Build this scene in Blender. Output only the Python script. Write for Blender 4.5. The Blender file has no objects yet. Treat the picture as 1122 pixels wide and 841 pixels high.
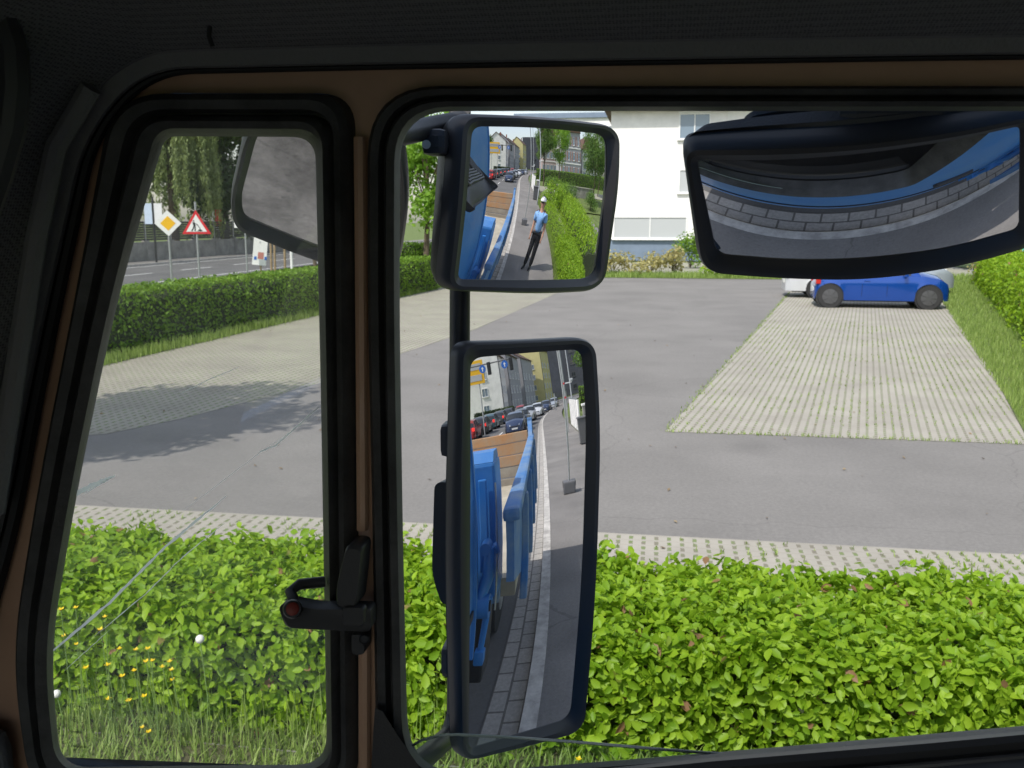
import bpy, bmesh, math, random
import numpy as np
from math import sin, cos, tan, pi, radians, sqrt, atan2
from mathutils import Vector, Matrix
random.seed(7); RNG = np.random.default_rng(11)
COL = bpy.context.scene.collection
SC = bpy.context.scene

# ------------------------------------------------------------------ camera
HC = 2.5; FP = 1000.0; YAW = radians(9.0); PIT = radians(10.1)
cd = bpy.data.cameras.new('camera'); cam = bpy.data.objects.new('camera', cd); COL.objects.link(cam)
cam.location = (0, 0, HC); cam.rotation_euler = (radians(90) - PIT, 0, YAW)
cd.sensor_width = 36; cd.lens = FP / 1122 * 36; cd.clip_start = 0.02; cd.clip_end = 3000
cd.dof.use_dof = True; cd.dof.focus_distance = 1.45; cd.dof.aperture_fstop = 15
SC.camera = cam
# ------------------------------------------------------------------ light
SUN_EL = radians(52); sunv = Vector((-0.30 * cos(SUN_EL), -0.954 * cos(SUN_EL), sin(SUN_EL))).normalized()
w = bpy.data.worlds.new('World'); SC.world = w; w.use_nodes = True
nt = w.node_tree; bg = nt.nodes['Background']; sky = nt.nodes.new('ShaderNodeTexSky'); sky.sky_type = 'NISHITA'
sky.sun_disc = False; sky.sun_elevation = SUN_EL; sky.sun_rotation = atan2(sunv.x, sunv.y); sky.air_density = 1.2; sky.dust_density = 1.5
hsv = nt.nodes.new('ShaderNodeHueSaturation'); hsv.inputs['Saturation'].default_value = .62; nt.links.new(sky.outputs[0], hsv.inputs['Color']); nt.links.new(hsv.outputs[0], bg.inputs[0]); bg.inputs[1].default_value = 0.15
sd = bpy.data.lights.new('sun', 'SUN'); sd.energy = 3.1; sd.angle = radians(0.5); sd.color = (1, .95, .87)
so = bpy.data.objects.new('sun', sd); COL.objects.link(so); so.rotation_euler = sunv.to_track_quat('Z', 'Y').to_euler()
vs = SC.view_settings; vs.view_transform = 'Standard'; vs.look = 'None'; vs.gamma = 1; vs.exposure = 0.40
SC.render.engine = 'CYCLES'
SC.cycles.max_bounces = 10; SC.cycles.transparent_max_bounces = 16; SC.cycles.glossy_bounces = 5; SC.cycles.diffuse_bounces = 4

# ------------------------------------------------------------------ geometry helpers
C0 = Vector((0, 0, HC))
FW = Vector((-sin(YAW) * cos(PIT), cos(YAW) * cos(PIT), -sin(PIT))); RT = Vector((cos(YAW), sin(YAW), 0)); UP = RT.cross(FW)
def ray(x, y): return (FW + RT * (x - 561) / FP - UP * (y - 420.5) / FP).normalized()
def at(x, y, Y):                       # point on the plane y = Y
    d = ray(x, y); return C0 + d * (Y / d.y)
def gp(x, y, z=0.0):                   # point on the ground
    d = ray(x, y); return C0 + d * ((z - HC) / d.z)

def tag(o, label=None, cat=None, group=None, kind=None):
    if label: o['label'] = label
    if cat: o['category'] = cat
    if group: o['group'] = group
    if kind: o['kind'] = kind
    return o
def empty(name, loc=(0, 0, 0), rz=0, label=None, cat=None, group=None):
    o = bpy.data.objects.new(name, None); COL.objects.link(o); o.location = loc; o.rotation_euler = (0, 0, rz)
    o.empty_display_size = .1
    return tag(o, label, cat, group)
def copy_tree(o, parent=None):
    c = o.copy(); COL.objects.link(c); c.parent = parent
    for ch in list(o.children): copy_tree(ch, c)
    return c
def mesh_obj(name, verts, faces, m, parent=None, smooth=False, mats=None, fm=None):
    me = bpy.data.meshes.new(name); me.from_pydata([tuple(v) for v in verts], [], faces); me.update()
    for k in (mats or [m]): me.materials.append(k)
    if fm: me.polygons.foreach_set('material_index', fm)
    if smooth: me.polygons.foreach_set('use_smooth', [True] * len(me.polygons))
    o = bpy.data.objects.new(name, me); COL.objects.link(o); o.parent = parent
    return o
class MB:
    def __init__(s): s.v = []; s.f = []; s.m = []; s.cur = 0
    def add(s, vs_, fs):
        n = len(s.v); s.v += [tuple(v) for v in vs_]; s.f += [tuple(i + n for i in f) for f in fs]; s.m += [s.cur] * len(fs); return s
    def box(s, c, d, rz=0, b=0, M=None):
        hx, hy, hz = d[0] / 2, d[1] / 2, d[2] / 2
        b = min(b, hx * .9, hy * .9, hz * .9)
        if b <= 0:
            V = [Vector((x, y, z)) for z in (-hz, hz) for y in (-hy, hy) for x in (-hx, hx)]
            F = [(0, 2, 3, 1), (4, 5, 7, 6), (0, 1, 5, 4), (2, 6, 7, 3), (0, 4, 6, 2), (1, 3, 7, 5)]
        else:
            bm = bmesh.new(); bmesh.ops.create_cube(bm, size=1)
            for v in bm.verts: v.co = Vector((v.co.x * 2 * hx, v.co.y * 2 * hy, v.co.z * 2 * hz))
            bmesh.ops.bevel(bm, geom=bm.edges[:], offset=b, segments=2, affect='EDGES', profile=.6)
            bm.verts.index_update(); V = [v.co.copy() for v in bm.verts]; F = [tuple(v.index for v in f.verts) for f in bm.faces]; bm.free()
        R = (M if M is not None else Matrix.Rotation(rz, 3, 'Z')); c = Vector(c)
        return s.add([R @ v + c for v in V], F)
    def tube(s, pts, r, n=8, cap=True):
        pts = [Vector(p) for p in pts]; rs = r if isinstance(r, (list, tuple)) else [r] * len(pts)
        rings = []; ref = None; V = []
        for i, p in enumerate(pts):
            d = (pts[min(i + 1, len(pts) - 1)] - pts[max(i - 1, 0)]).normalized()
            if ref is None: ref = Vector((0, 0, 1)) if abs(d.z) < .9 else Vector((1, 0, 0))
            a = d.cross(ref).normalized(); b_ = a.cross(d).normalized(); ref = b_
            V += [p + (a * cos(2 * pi * k / n) + b_ * sin(2 * pi * k / n)) * rs[i] for k in range(n)]
        F = [(i * n + k, i * n + (k + 1) % n, (i + 1) * n + (k + 1) % n, (i + 1) * n + k) for i in range(len(pts) - 1) for k in range(n)]
        if cap: F += [tuple(range(n))[::-1], tuple((len(pts) - 1) * n + k for k in range(n))]
        return s.add(V, F)
    def quad(s, a, b, c, d): return s.add([a, b, c, d], [(0, 1, 2, 3)])
    def prism(s, poly, axis, t0, t1):   # polygon (2d) extruded; axis 'y': poly is (x,z); 'x': (y,z); 'z': (x,y)
        f = {'y': lambda p, t: (p[0], t, p[1]), 'x': lambda p, t: (t, p[0], p[1]), 'z': lambda p, t: (p[0], p[1], t)}[axis]
        n = len(poly); V = [f(p, t0) for p in poly] + [f(p, t1) for p in poly]
        F = [tuple(range(n)), tuple(range(2 * n - 1, n - 1, -1))] + [(i, (i + 1) % n, n + (i + 1) % n, n + i) for i in range(n)]
        return s.add(V, F)
    def build(s, name, m, parent=None, smooth=False, mats=None):
        o = mesh_obj(name, s.v, s.f, m, parent, smooth, mats, s.m if mats else None)
        if smooth:
            try: o.data.set_sharp_from_angle(angle=radians(38))
            except Exception: pass
        bm = bmesh.new(); bm.from_mesh(o.data); bmesh.ops.recalc_face_normals(bm, faces=bm.faces[:]); bm.to_mesh(o.data); bm.free()
        return o
def rpoly(vr, seg=8):
    """closed polygon with rounded corners: list of (x, y, radius) -> points"""
    out = []; n = len(vr)
    for i in range(n):
        p = Vector(vr[i][:2]); a = Vector(vr[i - 1][:2]); b = Vector(vr[(i + 1) % n][:2]); r = vr[i][2]
        da = (a - p); db = (b - p); la, lb = da.length, db.length; da /= la; db /= lb
        k = min(r, la * .49, lb * .49); A = p + da * k; B = p + db * k
        for j in range(seg + 1):
            t = j / seg; out.append(A * (1 - t) ** 2 + p * 2 * t * (1 - t) + B * t * t)
    return out

# ------------------------------------------------------------------ materials
def nodes(m): return m.node_tree.nodes, m.node_tree.links
def mat(name, col, rough=.6, metal=0, var=.0, scale=5, bump=0, bscale=60, spec=.5, col2=None, coat=0):
    m = bpy.data.materials.new(name); m.use_nodes = True; N, L = nodes(m); P = N['Principled BSDF']
    P.inputs['Roughness'].default_value = rough; P.inputs['Metallic'].default_value = metal
    P.inputs['Specular IOR Level'].default_value = spec; P.inputs['Coat Weight'].default_value = coat
    c = (*col, 1)
    if var > 0 or col2:
        tc = N.new('ShaderNodeTexCoord'); nz = N.new('ShaderNodeTexNoise'); nz.inputs['Scale'].default_value = scale; nz.inputs['Detail'].default_value = 6; nz.inputs['Roughness'].default_value = .65
        L.new(tc.outputs['Object'], nz.inputs['Vector']); r = N.new('ShaderNodeValToRGB'); r.color_ramp.elements[0].position = .35; r.color_ramp.elements[1].position = .68
        r.color_ramp.elements[0].color = tuple(x * (1 - var) for x in col) + (1,)
        r.color_ramp.elements[1].color = (*(col2 or tuple(min(1, x * (1 + var)) for x in col)), 1)
        L.new(nz.outputs[0], r.inputs[0]); L.new(r.outputs[0], P.inputs['Base Color'])
    else: P.inputs['Base Color'].default_value = c
    if bump > 0:
        tc = N.new('ShaderNodeTexCoord'); nz = N.new('ShaderNodeTexNoise'); nz.inputs['Scale'].default_value = bscale; nz.inputs['Detail'].default_value = 4
        b = N.new('ShaderNodeBump'); b.inputs['Strength'].default_value = bump; b.inputs['Distance'].default_value = .01
        L.new(tc.outputs['Object'], nz.inputs['Vector']); L.new(nz.outputs[0], b.inputs['Height']); L.new(b.outputs[0], P.inputs['Normal'])
    return m
def leafmat(name, dark, light, trans=.45, rough=.5, odd=None):
    m = bpy.data.materials.new(name); m.use_nodes = True; N, L = nodes(m); P = N['Principled BSDF']; out = N['Material Output']
    a = N.new('ShaderNodeAttribute'); a.attribute_name = 'rnd'
    r = N.new('ShaderNodeValToRGB'); r.color_ramp.elements[0].color = (*dark, 1); r.color_ramp.elements[1].color = (*light, 1)
    if odd: e = r.color_ramp.elements.new(.012); e.color = (*dark, 1); r.color_ramp.elements[0].color = (*odd, 1); e2 = r.color_ramp.elements.new(.008); e2.color = (*odd, 1)
    L.new(a.outputs['Fac'], r.inputs[0]); L.new(r.outputs[0], P.inputs['Base Color']); P.inputs['Roughness'].default_value = rough
    P.inputs['Specular IOR Level'].default_value = .35
    t = N.new('ShaderNodeBsdfTranslucent'); hs = N.new('ShaderNodeHueSaturation'); hs.inputs['Value'].default_value = 1.5; hs.inputs['Hue'].default_value = .485
    L.new(r.outputs[0], hs.inputs['Color']); L.new(hs.outputs[0], t.inputs[0])
    mx = N.new('ShaderNodeMixShader'); mx.inputs[0].default_value = trans
    L.new(P.outputs[0], mx.inputs[1]); L.new(t.outputs[0], mx.inputs[2]); L.new(mx.outputs[0], out.inputs[0])
    return m
def ground_mat(name, base, var, fine=.25, patch=.4, rough=.9, tintc=None, wear=0):
    m = bpy.data.materials.new(name); m.use_nodes = True; N, L = nodes(m); P = N['Principled BSDF']; P.inputs['Roughness'].default_value = rough; P.inputs['Specular IOR Level'].default_value = .3
    g = N.new('ShaderNodeNewGeometry')
    n1 = N.new('ShaderNodeTexNoise'); n1.inputs['Scale'].default_value = patch; n1.inputs['Detail'].default_value = 5
    n2 = N.new('ShaderNodeTexNoise'); n2.inputs['Scale'].default_value = 26; n2.inputs['Detail'].default_value = 9; n2.inputs['Roughness'].default_value = .85
    for n in (n1, n2): L.new(g.outputs['Position'], n.inputs['Vector'])
    r1 = N.new('ShaderNodeValToRGB'); r1.color_ramp.elements[0].position = .3; r1.color_ramp.elements[1].position = .7
    r1.color_ramp.elements[0].color = tuple(x * (1 - var) for x in base) + (1,); r1.color_ramp.elements[1].color = (*(tintc or tuple(x * (1 + var) for x in base)), 1)
    mr = N.new('ShaderNodeMapRange'); mr.inputs['To Min'].default_value = 1 - fine; mr.inputs['To Max'].default_value = 1 + fine; mr.inputs['From Min'].default_value = .3; mr.inputs['From Max'].default_value = .7
    L.new(n1.outputs[0], r1.inputs[0]); L.new(n2.outputs[0], mr.inputs[0])
    vm = N.new('ShaderNodeVectorMath'); vm.operation = 'SCALE'; L.new(r1.outputs[0], vm.inputs[0]); L.new(mr.outputs[0], vm.inputs['Scale']); L.new(vm.outputs[0], P.inputs['Base Color'])
    if wear:
        n3 = N.new('ShaderNodeTexNoise'); n3.inputs['Scale'].default_value = 1.7; n3.inputs['Detail'].default_value = 3; L.new(g.outputs['Position'], n3.inputs['Vector'])
        wv = N.new('ShaderNodeVectorMath'); wv.operation = 'MULTIPLY_ADD'; L.new(n3.outputs['Color'], wv.inputs[0]); wv.inputs[1].default_value = (.5, .5, 0); L.new(g.outputs['Position'], wv.inputs[2])
        vo = N.new('ShaderNodeTexVoronoi'); vo.feature = 'DISTANCE_TO_EDGE'; vo.inputs['Scale'].default_value = .22; L.new(wv.outputs[0], vo.inputs['Vector'])
        cr = mth(N, L, 'MULTIPLY', mth(N, L, 'LESS_THAN', vo.outputs['Distance'], .0018), .30 * wear)
        v2 = N.new('ShaderNodeTexVoronoi'); v2.inputs['Scale'].default_value = .55; L.new(wv.outputs[0], v2.inputs['Vector'])
        st = N.new('ShaderNodeMapRange'); st.inputs['From Min'].default_value = .05; st.inputs['From Max'].default_value = .22; st.inputs['To Min'].default_value = .30 * wear; st.inputs['To Max'].default_value = 0; L.new(v2.outputs['Distance'], st.inputs[0])
        n4 = N.new('ShaderNodeTexNoise'); n4.inputs['Scale'].default_value = .12; n4.inputs['Detail'].default_value = 8; n4.inputs['Roughness'].default_value = .7; L.new(g.outputs['Position'], n4.inputs['Vector'])
        pt = N.new('ShaderNodeMapRange'); pt.inputs['From Min'].default_value = .50; pt.inputs['From Max'].default_value = .53; pt.inputs['To Max'].default_value = .10 * wear; L.new(n4.outputs[0], pt.inputs[0])
        k = mth(N, L, 'SUBTRACT', 1.0, mth(N, L, 'ADD', mth(N, L, 'MAXIMUM', cr, st.outputs[0]), pt.outputs[0])); v3 = N.new('ShaderNodeVectorMath'); v3.operation = 'SCALE'
        L.new(vm.outputs[0], v3.inputs[0]); L.new(k, v3.inputs['Scale']); L.new(v3.outputs[0], P.inputs['Base Color'])
    b = N.new('ShaderNodeBump'); b.inputs['Strength'].default_value = .35; b.inputs['Distance'].default_value = .01; L.new(n2.outputs[0], b.inputs['Height']); L.new(b.outputs[0], P.inputs['Normal'])
    return m
def mth(N, L, op, a, b=None, c=None):
    n = N.new('ShaderNodeMath'); n.operation = op
    for i, x in enumerate((a, b, c)):
        if x is None: continue
        if isinstance(x, (int, float)): n.inputs[i].default_value = x
        else: L.new(x, n.inputs[i])
    return n.outputs[0]
def paver_mat(name, ang, per=.1, green=.85, stone=(.37, .345, .30)):
    """open-jointed grass pavers: concrete stones with small planted gaps in a square grid"""
    m = bpy.data.materials.new(name); m.use_nodes = True; N, L = nodes(m); P = N['Principled BSDF']; P.inputs['Roughness'].default_value = .92
    g = N.new('ShaderNodeNewGeometry'); mp = N.new('ShaderNodeMapping'); mp.inputs['Rotation'].default_value = (0, 0, ang)
    L.new(g.outputs['Position'], mp.inputs[0]); sp = N.new('ShaderNodeSeparateXYZ'); L.new(mp.outputs[0], sp.inputs[0])
    fx = mth(N, L, 'ABSOLUTE', mth(N, L, 'SUBTRACT', mth(N, L, 'FRACT', mth(N, L, 'DIVIDE', sp.outputs[0], per)), .5))
    fy = mth(N, L, 'ABSOLUTE', mth(N, L, 'SUBTRACT', mth(N, L, 'FRACT', mth(N, L, 'DIVIDE', sp.outputs[1], per * 1.15)), .5))
    n1 = N.new('ShaderNodeTexNoise'); n1.inputs['Scale'].default_value = 30; n1.inputs['Detail'].default_value = 5; L.new(g.outputs['Position'], n1.inputs['Vector'])
    n2 = N.new('ShaderNodeTexNoise'); n2.inputs['Scale'].default_value = .9; n2.inputs['Detail'].default_value = 6; n2.inputs['Roughness'].default_value = .7; L.new(g.outputs['Position'], n2.inputs['Vector'])
    n3 = N.new('ShaderNodeTexNoise'); n3.inputs['Scale'].default_value = 9; n3.inputs['Detail'].default_value = 4; L.new(g.outputs['Position'], n3.inputs['Vector'])
    thx = mth(N, L, 'MULTIPLY_ADD', n1.outputs[0], .20, .06)
    hole = mth(N, L, 'MULTIPLY', mth(N, L, 'LESS_THAN', fx, thx), mth(N, L, 'LESS_THAN', fy, mth(N, L, 'ADD', thx, .15)))
    joint = mth(N, L, 'MULTIPLY', mth(N, L, 'GREATER_THAN', fy, .47), .45)
    st = N.new('ShaderNodeValToRGB'); st.color_ramp.elements[0].position = .3; st.color_ramp.elements[1].position = .75
    st.color_ramp.elements[0].color = tuple(x * .78 for x in stone) + (1,); st.color_ramp.elements[1].color = tuple(x * 1.12 for x in stone) + (1,); L.new(n2.outputs[0], st.inputs[0])
    gr = N.new('ShaderNodeValToRGB'); gr.color_ramp.elements[0].position = .46; gr.color_ramp.elements[1].position = .56
    gr.color_ramp.elements[0].color = (.165, .15, .11, 1); gr.color_ramp.elements[1].color = (.13, .19, .05, 1)
    L.new(mth(N, L, 'MULTIPLY_ADD', n3.outputs[0], .6, mth(N, L, 'MULTIPLY', n2.outputs[0], .4)), gr.inputs[0])
    m1 = N.new('ShaderNodeMixRGB'); L.new(joint, m1.inputs[0]); L.new(st.outputs[0], m1.inputs[1]); m1.inputs[2].default_value = (.2, .19, .14, 1)
    m2 = N.new('ShaderNodeMixRGB'); L.new(mth(N, L, 'MULTIPLY', hole, green), m2.inputs[0]); L.new(m1.outputs[0], m2.inputs[1]); L.new(gr.outputs[0], m2.inputs[2])
    L.new(m2.outputs[0], P.inputs['Base Color'])
    b = N.new('ShaderNodeBump'); b.inputs['Strength'].default_value = .5; b.inputs['Distance'].default_value = .01; b.invert = True; L.new(hole, b.inputs['Height']); L.new(b.outputs[0], P.inputs['Normal'])
    return m
def glassmat(name, fac=.07, tint=(1, 1, 1), dust=.0):
    m = bpy.data.materials.new(name); m.use_nodes = True; N, L = nodes(m); out = N['Material Output']; N.remove(N['Principled BSDF'])
    t = N.new('ShaderNodeBsdfTransparent'); t.inputs[0].default_value = (*tint, 1); gl = N.new('ShaderNodeBsdfGlossy'); gl.inputs['Roughness'].default_value = .02
    mx = N.new('ShaderNodeMixShader'); mx.inputs[0].default_value = fac; L.new(t.outputs[0], mx.inputs[1]); L.new(gl.outputs[0], mx.inputs[2])
    if dust > 0:
        d = N.new('ShaderNodeBsdfDiffuse'); d.inputs[0].default_value = (.6, .58, .55, 1)
        g = N.new('ShaderNodeTexCoord'); n1 = N.new('ShaderNodeTexNoise'); n1.inputs['Scale'].default_value = 9; n1.inputs['Detail'].default_value = 8; n1.inputs['Roughness'].default_value = .75
        mp = N.new('ShaderNodeMapping'); mp.inputs['Rotation'].default_value = (0, radians(38), 0); mp.inputs['Scale'].default_value = (.35, 1, 1.6); L.new(g.outputs['Object'], mp.inputs[0]); L.new(mp.outputs[0], n1.inputs['Vector'])
        tl = N.new('ShaderNodeBsdfTranslucent'); tl.inputs[0].default_value = (.8, .79, .76, 1); md_ = N.new('ShaderNodeMixShader'); md_.inputs[0].default_value = .7; L.new(d.outputs[0], md_.inputs[1]); L.new(tl.outputs[0], md_.inputs[2]); d = md_
        f = N.new('ShaderNodeMapRange'); f.inputs['From Min'].default_value = .42; f.inputs['From Max'].default_value = .75; f.inputs['To Min'].default_value = dust * .25; f.inputs['To Max'].default_value = dust * 2
        L.new(n1.outputs[0], f.inputs[0]); m2 = N.new('ShaderNodeMixShader'); L.new(f.outputs[0], m2.inputs[0]); L.new(mx.outputs[0], m2.inputs[1]); L.new(d.outputs[0], m2.inputs[2]); mx = m2
    L.new(mx.outputs[0], out.inputs[0]); return m
def mirrormat(name, col=.80, dirt=.03, spots=0):
    m = bpy.data.materials.new(name); m.use_nodes = True; N, L = nodes(m); out = N['Material Output']; N.remove(N['Principled BSDF'])
    gl = N.new('ShaderNodeBsdfGlossy'); gl.inputs['Roughness'].default_value = 0.0; gl.inputs[0].default_value = (col, col, col * 1.02, 1)
    d = N.new('ShaderNodeBsdfDiffuse'); d.inputs[0].default_value = (.5, .48, .45, 1)
    tc = N.new('ShaderNodeTexCoord'); n1 = N.new('ShaderNodeTexNoise'); n1.inputs['Scale'].default_value = 14; n1.inputs['Detail'].default_value = 9; n1.inputs['Roughness'].default_value = .7
    L.new(tc.outputs['Object'], n1.inputs['Vector'])
    f = N.new('ShaderNodeMapRange'); f.inputs['From Min'].default_value = .35; f.inputs['From Max'].default_value = .8; f.inputs['To Min'].default_value = dirt * .4; f.inputs['To Max'].default_value = dirt * 2.5
    L.new(n1.outputs[0], f.inputs[0]); fac = f.outputs[0]
    if spots:
        v = N.new('ShaderNodeTexVoronoi'); v.inputs['Scale'].default_value = spots; L.new(tc.outputs['Object'], v.inputs['Vector'])
        s = mth(N, L, 'MULTIPLY', mth(N, L, 'LESS_THAN', v.outputs['Distance'], mth(N, L, 'MULTIPLY_ADD', n1.outputs[0], 1.1, -.36)), .55)
        d.inputs[0].default_value = (.14, .13, .12, 1); fac = mth(N, L, 'MAXIMUM', fac, s)
    mx = N.new('ShaderNodeMixShader'); L.new(fac, mx.inputs[0]); L.new(gl.outputs[0], mx.inputs[1]); L.new(d.outputs[0], mx.inputs[2]); L.new(mx.outputs[0], out.inputs[0]); return m
def blockmat(name, c1, c2, mortar, bw, rh, ms=.012, offs=.5):
    m = bpy.data.materials.new(name); m.use_nodes = True; N, L = nodes(m); P = N['Principled BSDF']; P.inputs['Roughness'].default_value = .9
    g = N.new('ShaderNodeNewGeometry'); b = N.new('ShaderNodeTexBrick'); b.inputs['Color1'].default_value = (*c1, 1); b.inputs['Color2'].default_value = (*c2, 1); b.inputs['Mortar'].default_value = (*mortar, 1)
    b.inputs['Scale'].default_value = 1; b.inputs['Brick Width'].default_value = bw; b.inputs['Row Height'].default_value = rh; b.inputs['Mortar Size'].default_value = ms; b.offset = offs
    n1 = N.new('ShaderNodeTexNoise'); n1.inputs['Scale'].default_value = 22; n1.inputs['Detail'].default_value = 7; n1.inputs['Roughness'].default_value = .7
    mpn = N.new('ShaderNodeMapping'); mpn.inputs['Location'].default_value = (0, -.95, 0); L.new(g.outputs['Position'], mpn.inputs[0]); L.new(mpn.outputs[0], b.inputs['Vector']); L.new(g.outputs['Position'], n1.inputs['Vector'])
    mr = N.new('ShaderNodeMapRange'); mr.inputs['From Min'].default_value = .3; mr.inputs['From Max'].default_value = .7; mr.inputs['To Min'].default_value = .75; mr.inputs['To Max'].default_value = 1.2; L.new(n1.outputs[0], mr.inputs[0])
    vm = N.new('ShaderNodeVectorMath'); vm.operation = 'SCALE'; L.new(b.outputs[0], vm.inputs[0]); L.new(mr.outputs[0], vm.inputs['Scale']); L.new(vm.outputs[0], P.inputs['Base Color'])
    bp = N.new('ShaderNodeBump'); bp.inputs['Strength'].default_value = .5; bp.inputs['Distance'].default_value = .006; bp.invert = True; L.new(b.outputs['Fac'], bp.inputs['Height']); L.new(bp.outputs[0], P.inputs['Normal']); return m
def emit(name, col, s):
    m = mat(name, col, .3); P = m.node_tree.nodes['Principled BSDF']; P.inputs['Emission Color'].default_value = (*col, 1); P.inputs['Emission Strength'].default_value = s; return m

M_asph = ground_mat('lot_asphalt', (.205, .196, .186), .10, .22, .6, wear=.4)
M_road = ground_mat('road_asphalt', (.13, .128, .126), .2, .2, .5)
M_walk = ground_mat('sidewalk_asphalt', (.20, .19, .18), .18, .25, .8, wear=.7)
M_soil = ground_mat('soil', (.12, .10, .06), .3, .4, 2, tintc=(.10, .13, .05))
M_grassg = ground_mat('turf', (.12, .17, .045), .3, .4, 1.3, tintc=(.16, .21, .06))
M_gravel = ground_mat('worn_paving', (.33, .315, .27), .2, .35, .6, tintc=(.33, .33, .24))
M_pav_strip = paver_mat('paving_strip_stones', 0, .1)
M_pav_lot = paver_mat('parking_bay_stones', radians(12), .1)
M_pav_left = paver_mat('old_paving_stones', radians(5), .12, green=.95, stone=(.33, .31, .26))
M_gut = blockmat('gutter_blocks', (.40, .38, .35), (.32, .31, .29), (.15, .14, .13), .29, .165)
M_kerb = mat('kerb_stone', (.46, .44, .41), .9, var=.3, scale=6, bump=.4, bscale=40)
M_white = mat('white_marking', (.75, .75, .73), .8, var=.12, scale=9)
M_blue = mat('blue_truck_paint', (.022, .20, .60), .45, col2=(.07, .23, .52), var=.12, scale=3.5, coat=.1, bump=.08, bscale=25)
M_bluew = mat('worn_blue_paint', (.03, .17, .46), .55, col2=(.22, .30, .38), scale=4, var=.05)
M_orange = mat('orange_cab_paint', (.58, .36, .24), .4, var=.08, scale=6, coat=.3)
M_rub = mat('black_rubber', (.065, .064, .063), .6, var=.4, scale=14, bump=.15, bscale=180)
M_rubg = mat('glossy_rubber', (.05, .05, .052), .42, spec=.4)
M_plas = mat('black_mirror_plastic', (.042, .041, .042), .42, bump=.12, bscale=420, spec=.5)
M_plasr = mat('mirror_rim_plastic', (.048, .046, .047), .42, spec=.5)
M_steel = mat('black_steel_tube', (.03, .03, .032), .45, metal=.2, var=.3, scale=30)
M_trim = mat('dark_trim', (.19, .188, .186), .8, bump=.3, bscale=250)
M_matte = mat('matte_seal', (.05, .05, .051), .95, spec=.1)
M_knob = mat('red_plastic', (.22, .03, .02), .5)
M_metal = mat('galvanised_steel', (.42, .43, .44), .45, metal=.7, var=.15, scale=20)
M_grey = mat('grey_plastic', (.12, .12, .125), .6)
M_dark = mat('black_paint', (.02, .02, .022), .5)
M_wood = mat('orange_wood_boards', (.50, .25, .10), .75, col2=(.42, .31, .20), scale=5, bump=.3, bscale=30)
M_wood2 = mat('stake_wood', (.30, .22, .13), .85, var=.3, scale=12)
M_bed = mat('sandy_bed_floor', (.40, .36, .28), .9, var=.2, scale=3)
M_bark = mat('bark', (.10, .075, .05), .9, var=.35, scale=12, bump=.6, bscale=25)
M_mir = mirrormat('mirror_silver', .90, .03)
M_mirf = mirrormat('dusty_mirror_silver', .88, .34, spots=70)
M_glass = glassmat('window_glass', .035, (.985, .99, .985), dust=.06)
M_glass2 = glassmat('lowered_window_glass', .06, (.90, .95, .92), dust=.03)
M_edge = mat('glass_edge', (.35, .42, .38), .15)
M_scr = leafmat('scratch', (.95, .95, .95), (.98, .98, .98), .985); M_scr.node_tree.nodes['Hue/Saturation/Value'].inputs['Value'].default_value = 1.0

def headliner_mat():
    m = mat('headliner_fabric', (.045, .045, .047), .95); N, L = nodes(m); P = N['Principled BSDF']
    tc = N.new('ShaderNodeTexCoord'); v = N.new('ShaderNodeTexVoronoi'); v.inputs['Scale'].default_value = 330; v.inputs['Randomness'].default_value = .25; L.new(tc.outputs['Object'], v.inputs['Vector'])
    r = N.new('ShaderNodeValToRGB'); r.color_ramp.elements[0].position = .25; r.color_ramp.elements[1].position = .5
    r.color_ramp.elements[0].color = (.07, .07, .07, 1); r.color_ramp.elements[1].color = (.15, .149, .15, 1); L.new(v.outputs['Distance'], r.inputs[0]); L.new(r.outputs[0], P.inputs['Base Color'])
    b = N.new('ShaderNodeBump'); b.inputs['Strength'].default_value = .6; b.inputs['Distance'].default_value = .003; L.new(v.outputs['Distance'], b.inputs['Height']); L.new(b.outputs[0], P.inputs['Normal']); return m
M_head = headliner_mat()

# ================================================================== SETTING
def cbend(x): return 0 if x < 35 else .0018 * (x - 35) ** 2
def cslope(x): return 0 if x < 35 else .0036 * (x - 35)
def struct(o): o['kind'] = 'structure'; return o
def sheet(name, pts, z, m): return struct(mesh_obj(name, [(p[0], p[1], z) for p in pts], [tuple(range(len(pts)))], m))
def ribbon(name, y0, y1, z, m, x0=-200, x1=170, z2=None, step=5):
    xs = [x0] + [x for x in np.arange(30, x1, step) if x > x0] + [x1]; V = []; F = []
    for x in xs:
        c = cbend(x)
        row = [(x, y0 + c, z), (x, y1 + c, z)]
        if z2 is not None: row = [(x, y0 + c, z2), (x, y0 + c, z), (x, y1 + c, z), (x, y1 + c, z2)]
        V += row
    k = len(row)
    for i in range(len(xs) - 1):
        for j in range(k - 1): F.append((i * k + j, (i + 1) * k + j, (i + 1) * k + j + 1, i * k + j + 1))
    o = mesh_obj(name, V, F, m); return struct(o)
sheet('ground', [(-1500, -1500), (1500, -1500), (1500, 1500), (-1500, 1500)], -.06, M_grassg)
ribbon('road', -6.3, .95, -.01, M_road)
ribbon('gutter_pavement', .95, 1.28, 0.0, M_gut, x0=-18)
ribbon('kerb', 1.28, 1.42, .12, M_kerb, x0=-18, z2=-.03)
ribbon('sidewalk', 1.422, 3.62, .112, M_walk, x0=-18)
ribbon('far_kerb', -6.45, -6.3, .12, M_kerb, z2=-.03)
ribbon('far_sidewalk', -9.2, -6.452, .112, M_walk)
mk = MB()
for k in range(24):
    x = -12 + k * 7
    if -3 < x < 8: continue
    c = cbend(x); c2 = cbend(x + 3); mk.quad((x, -2.7 + c, .002), (x + 3, -2.7 + c2, .002), (x + 3, -2.58 + c2, .002), (x, -2.58 + c, .002))
struct(mk.build('lane_markings', M_white))
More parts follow.
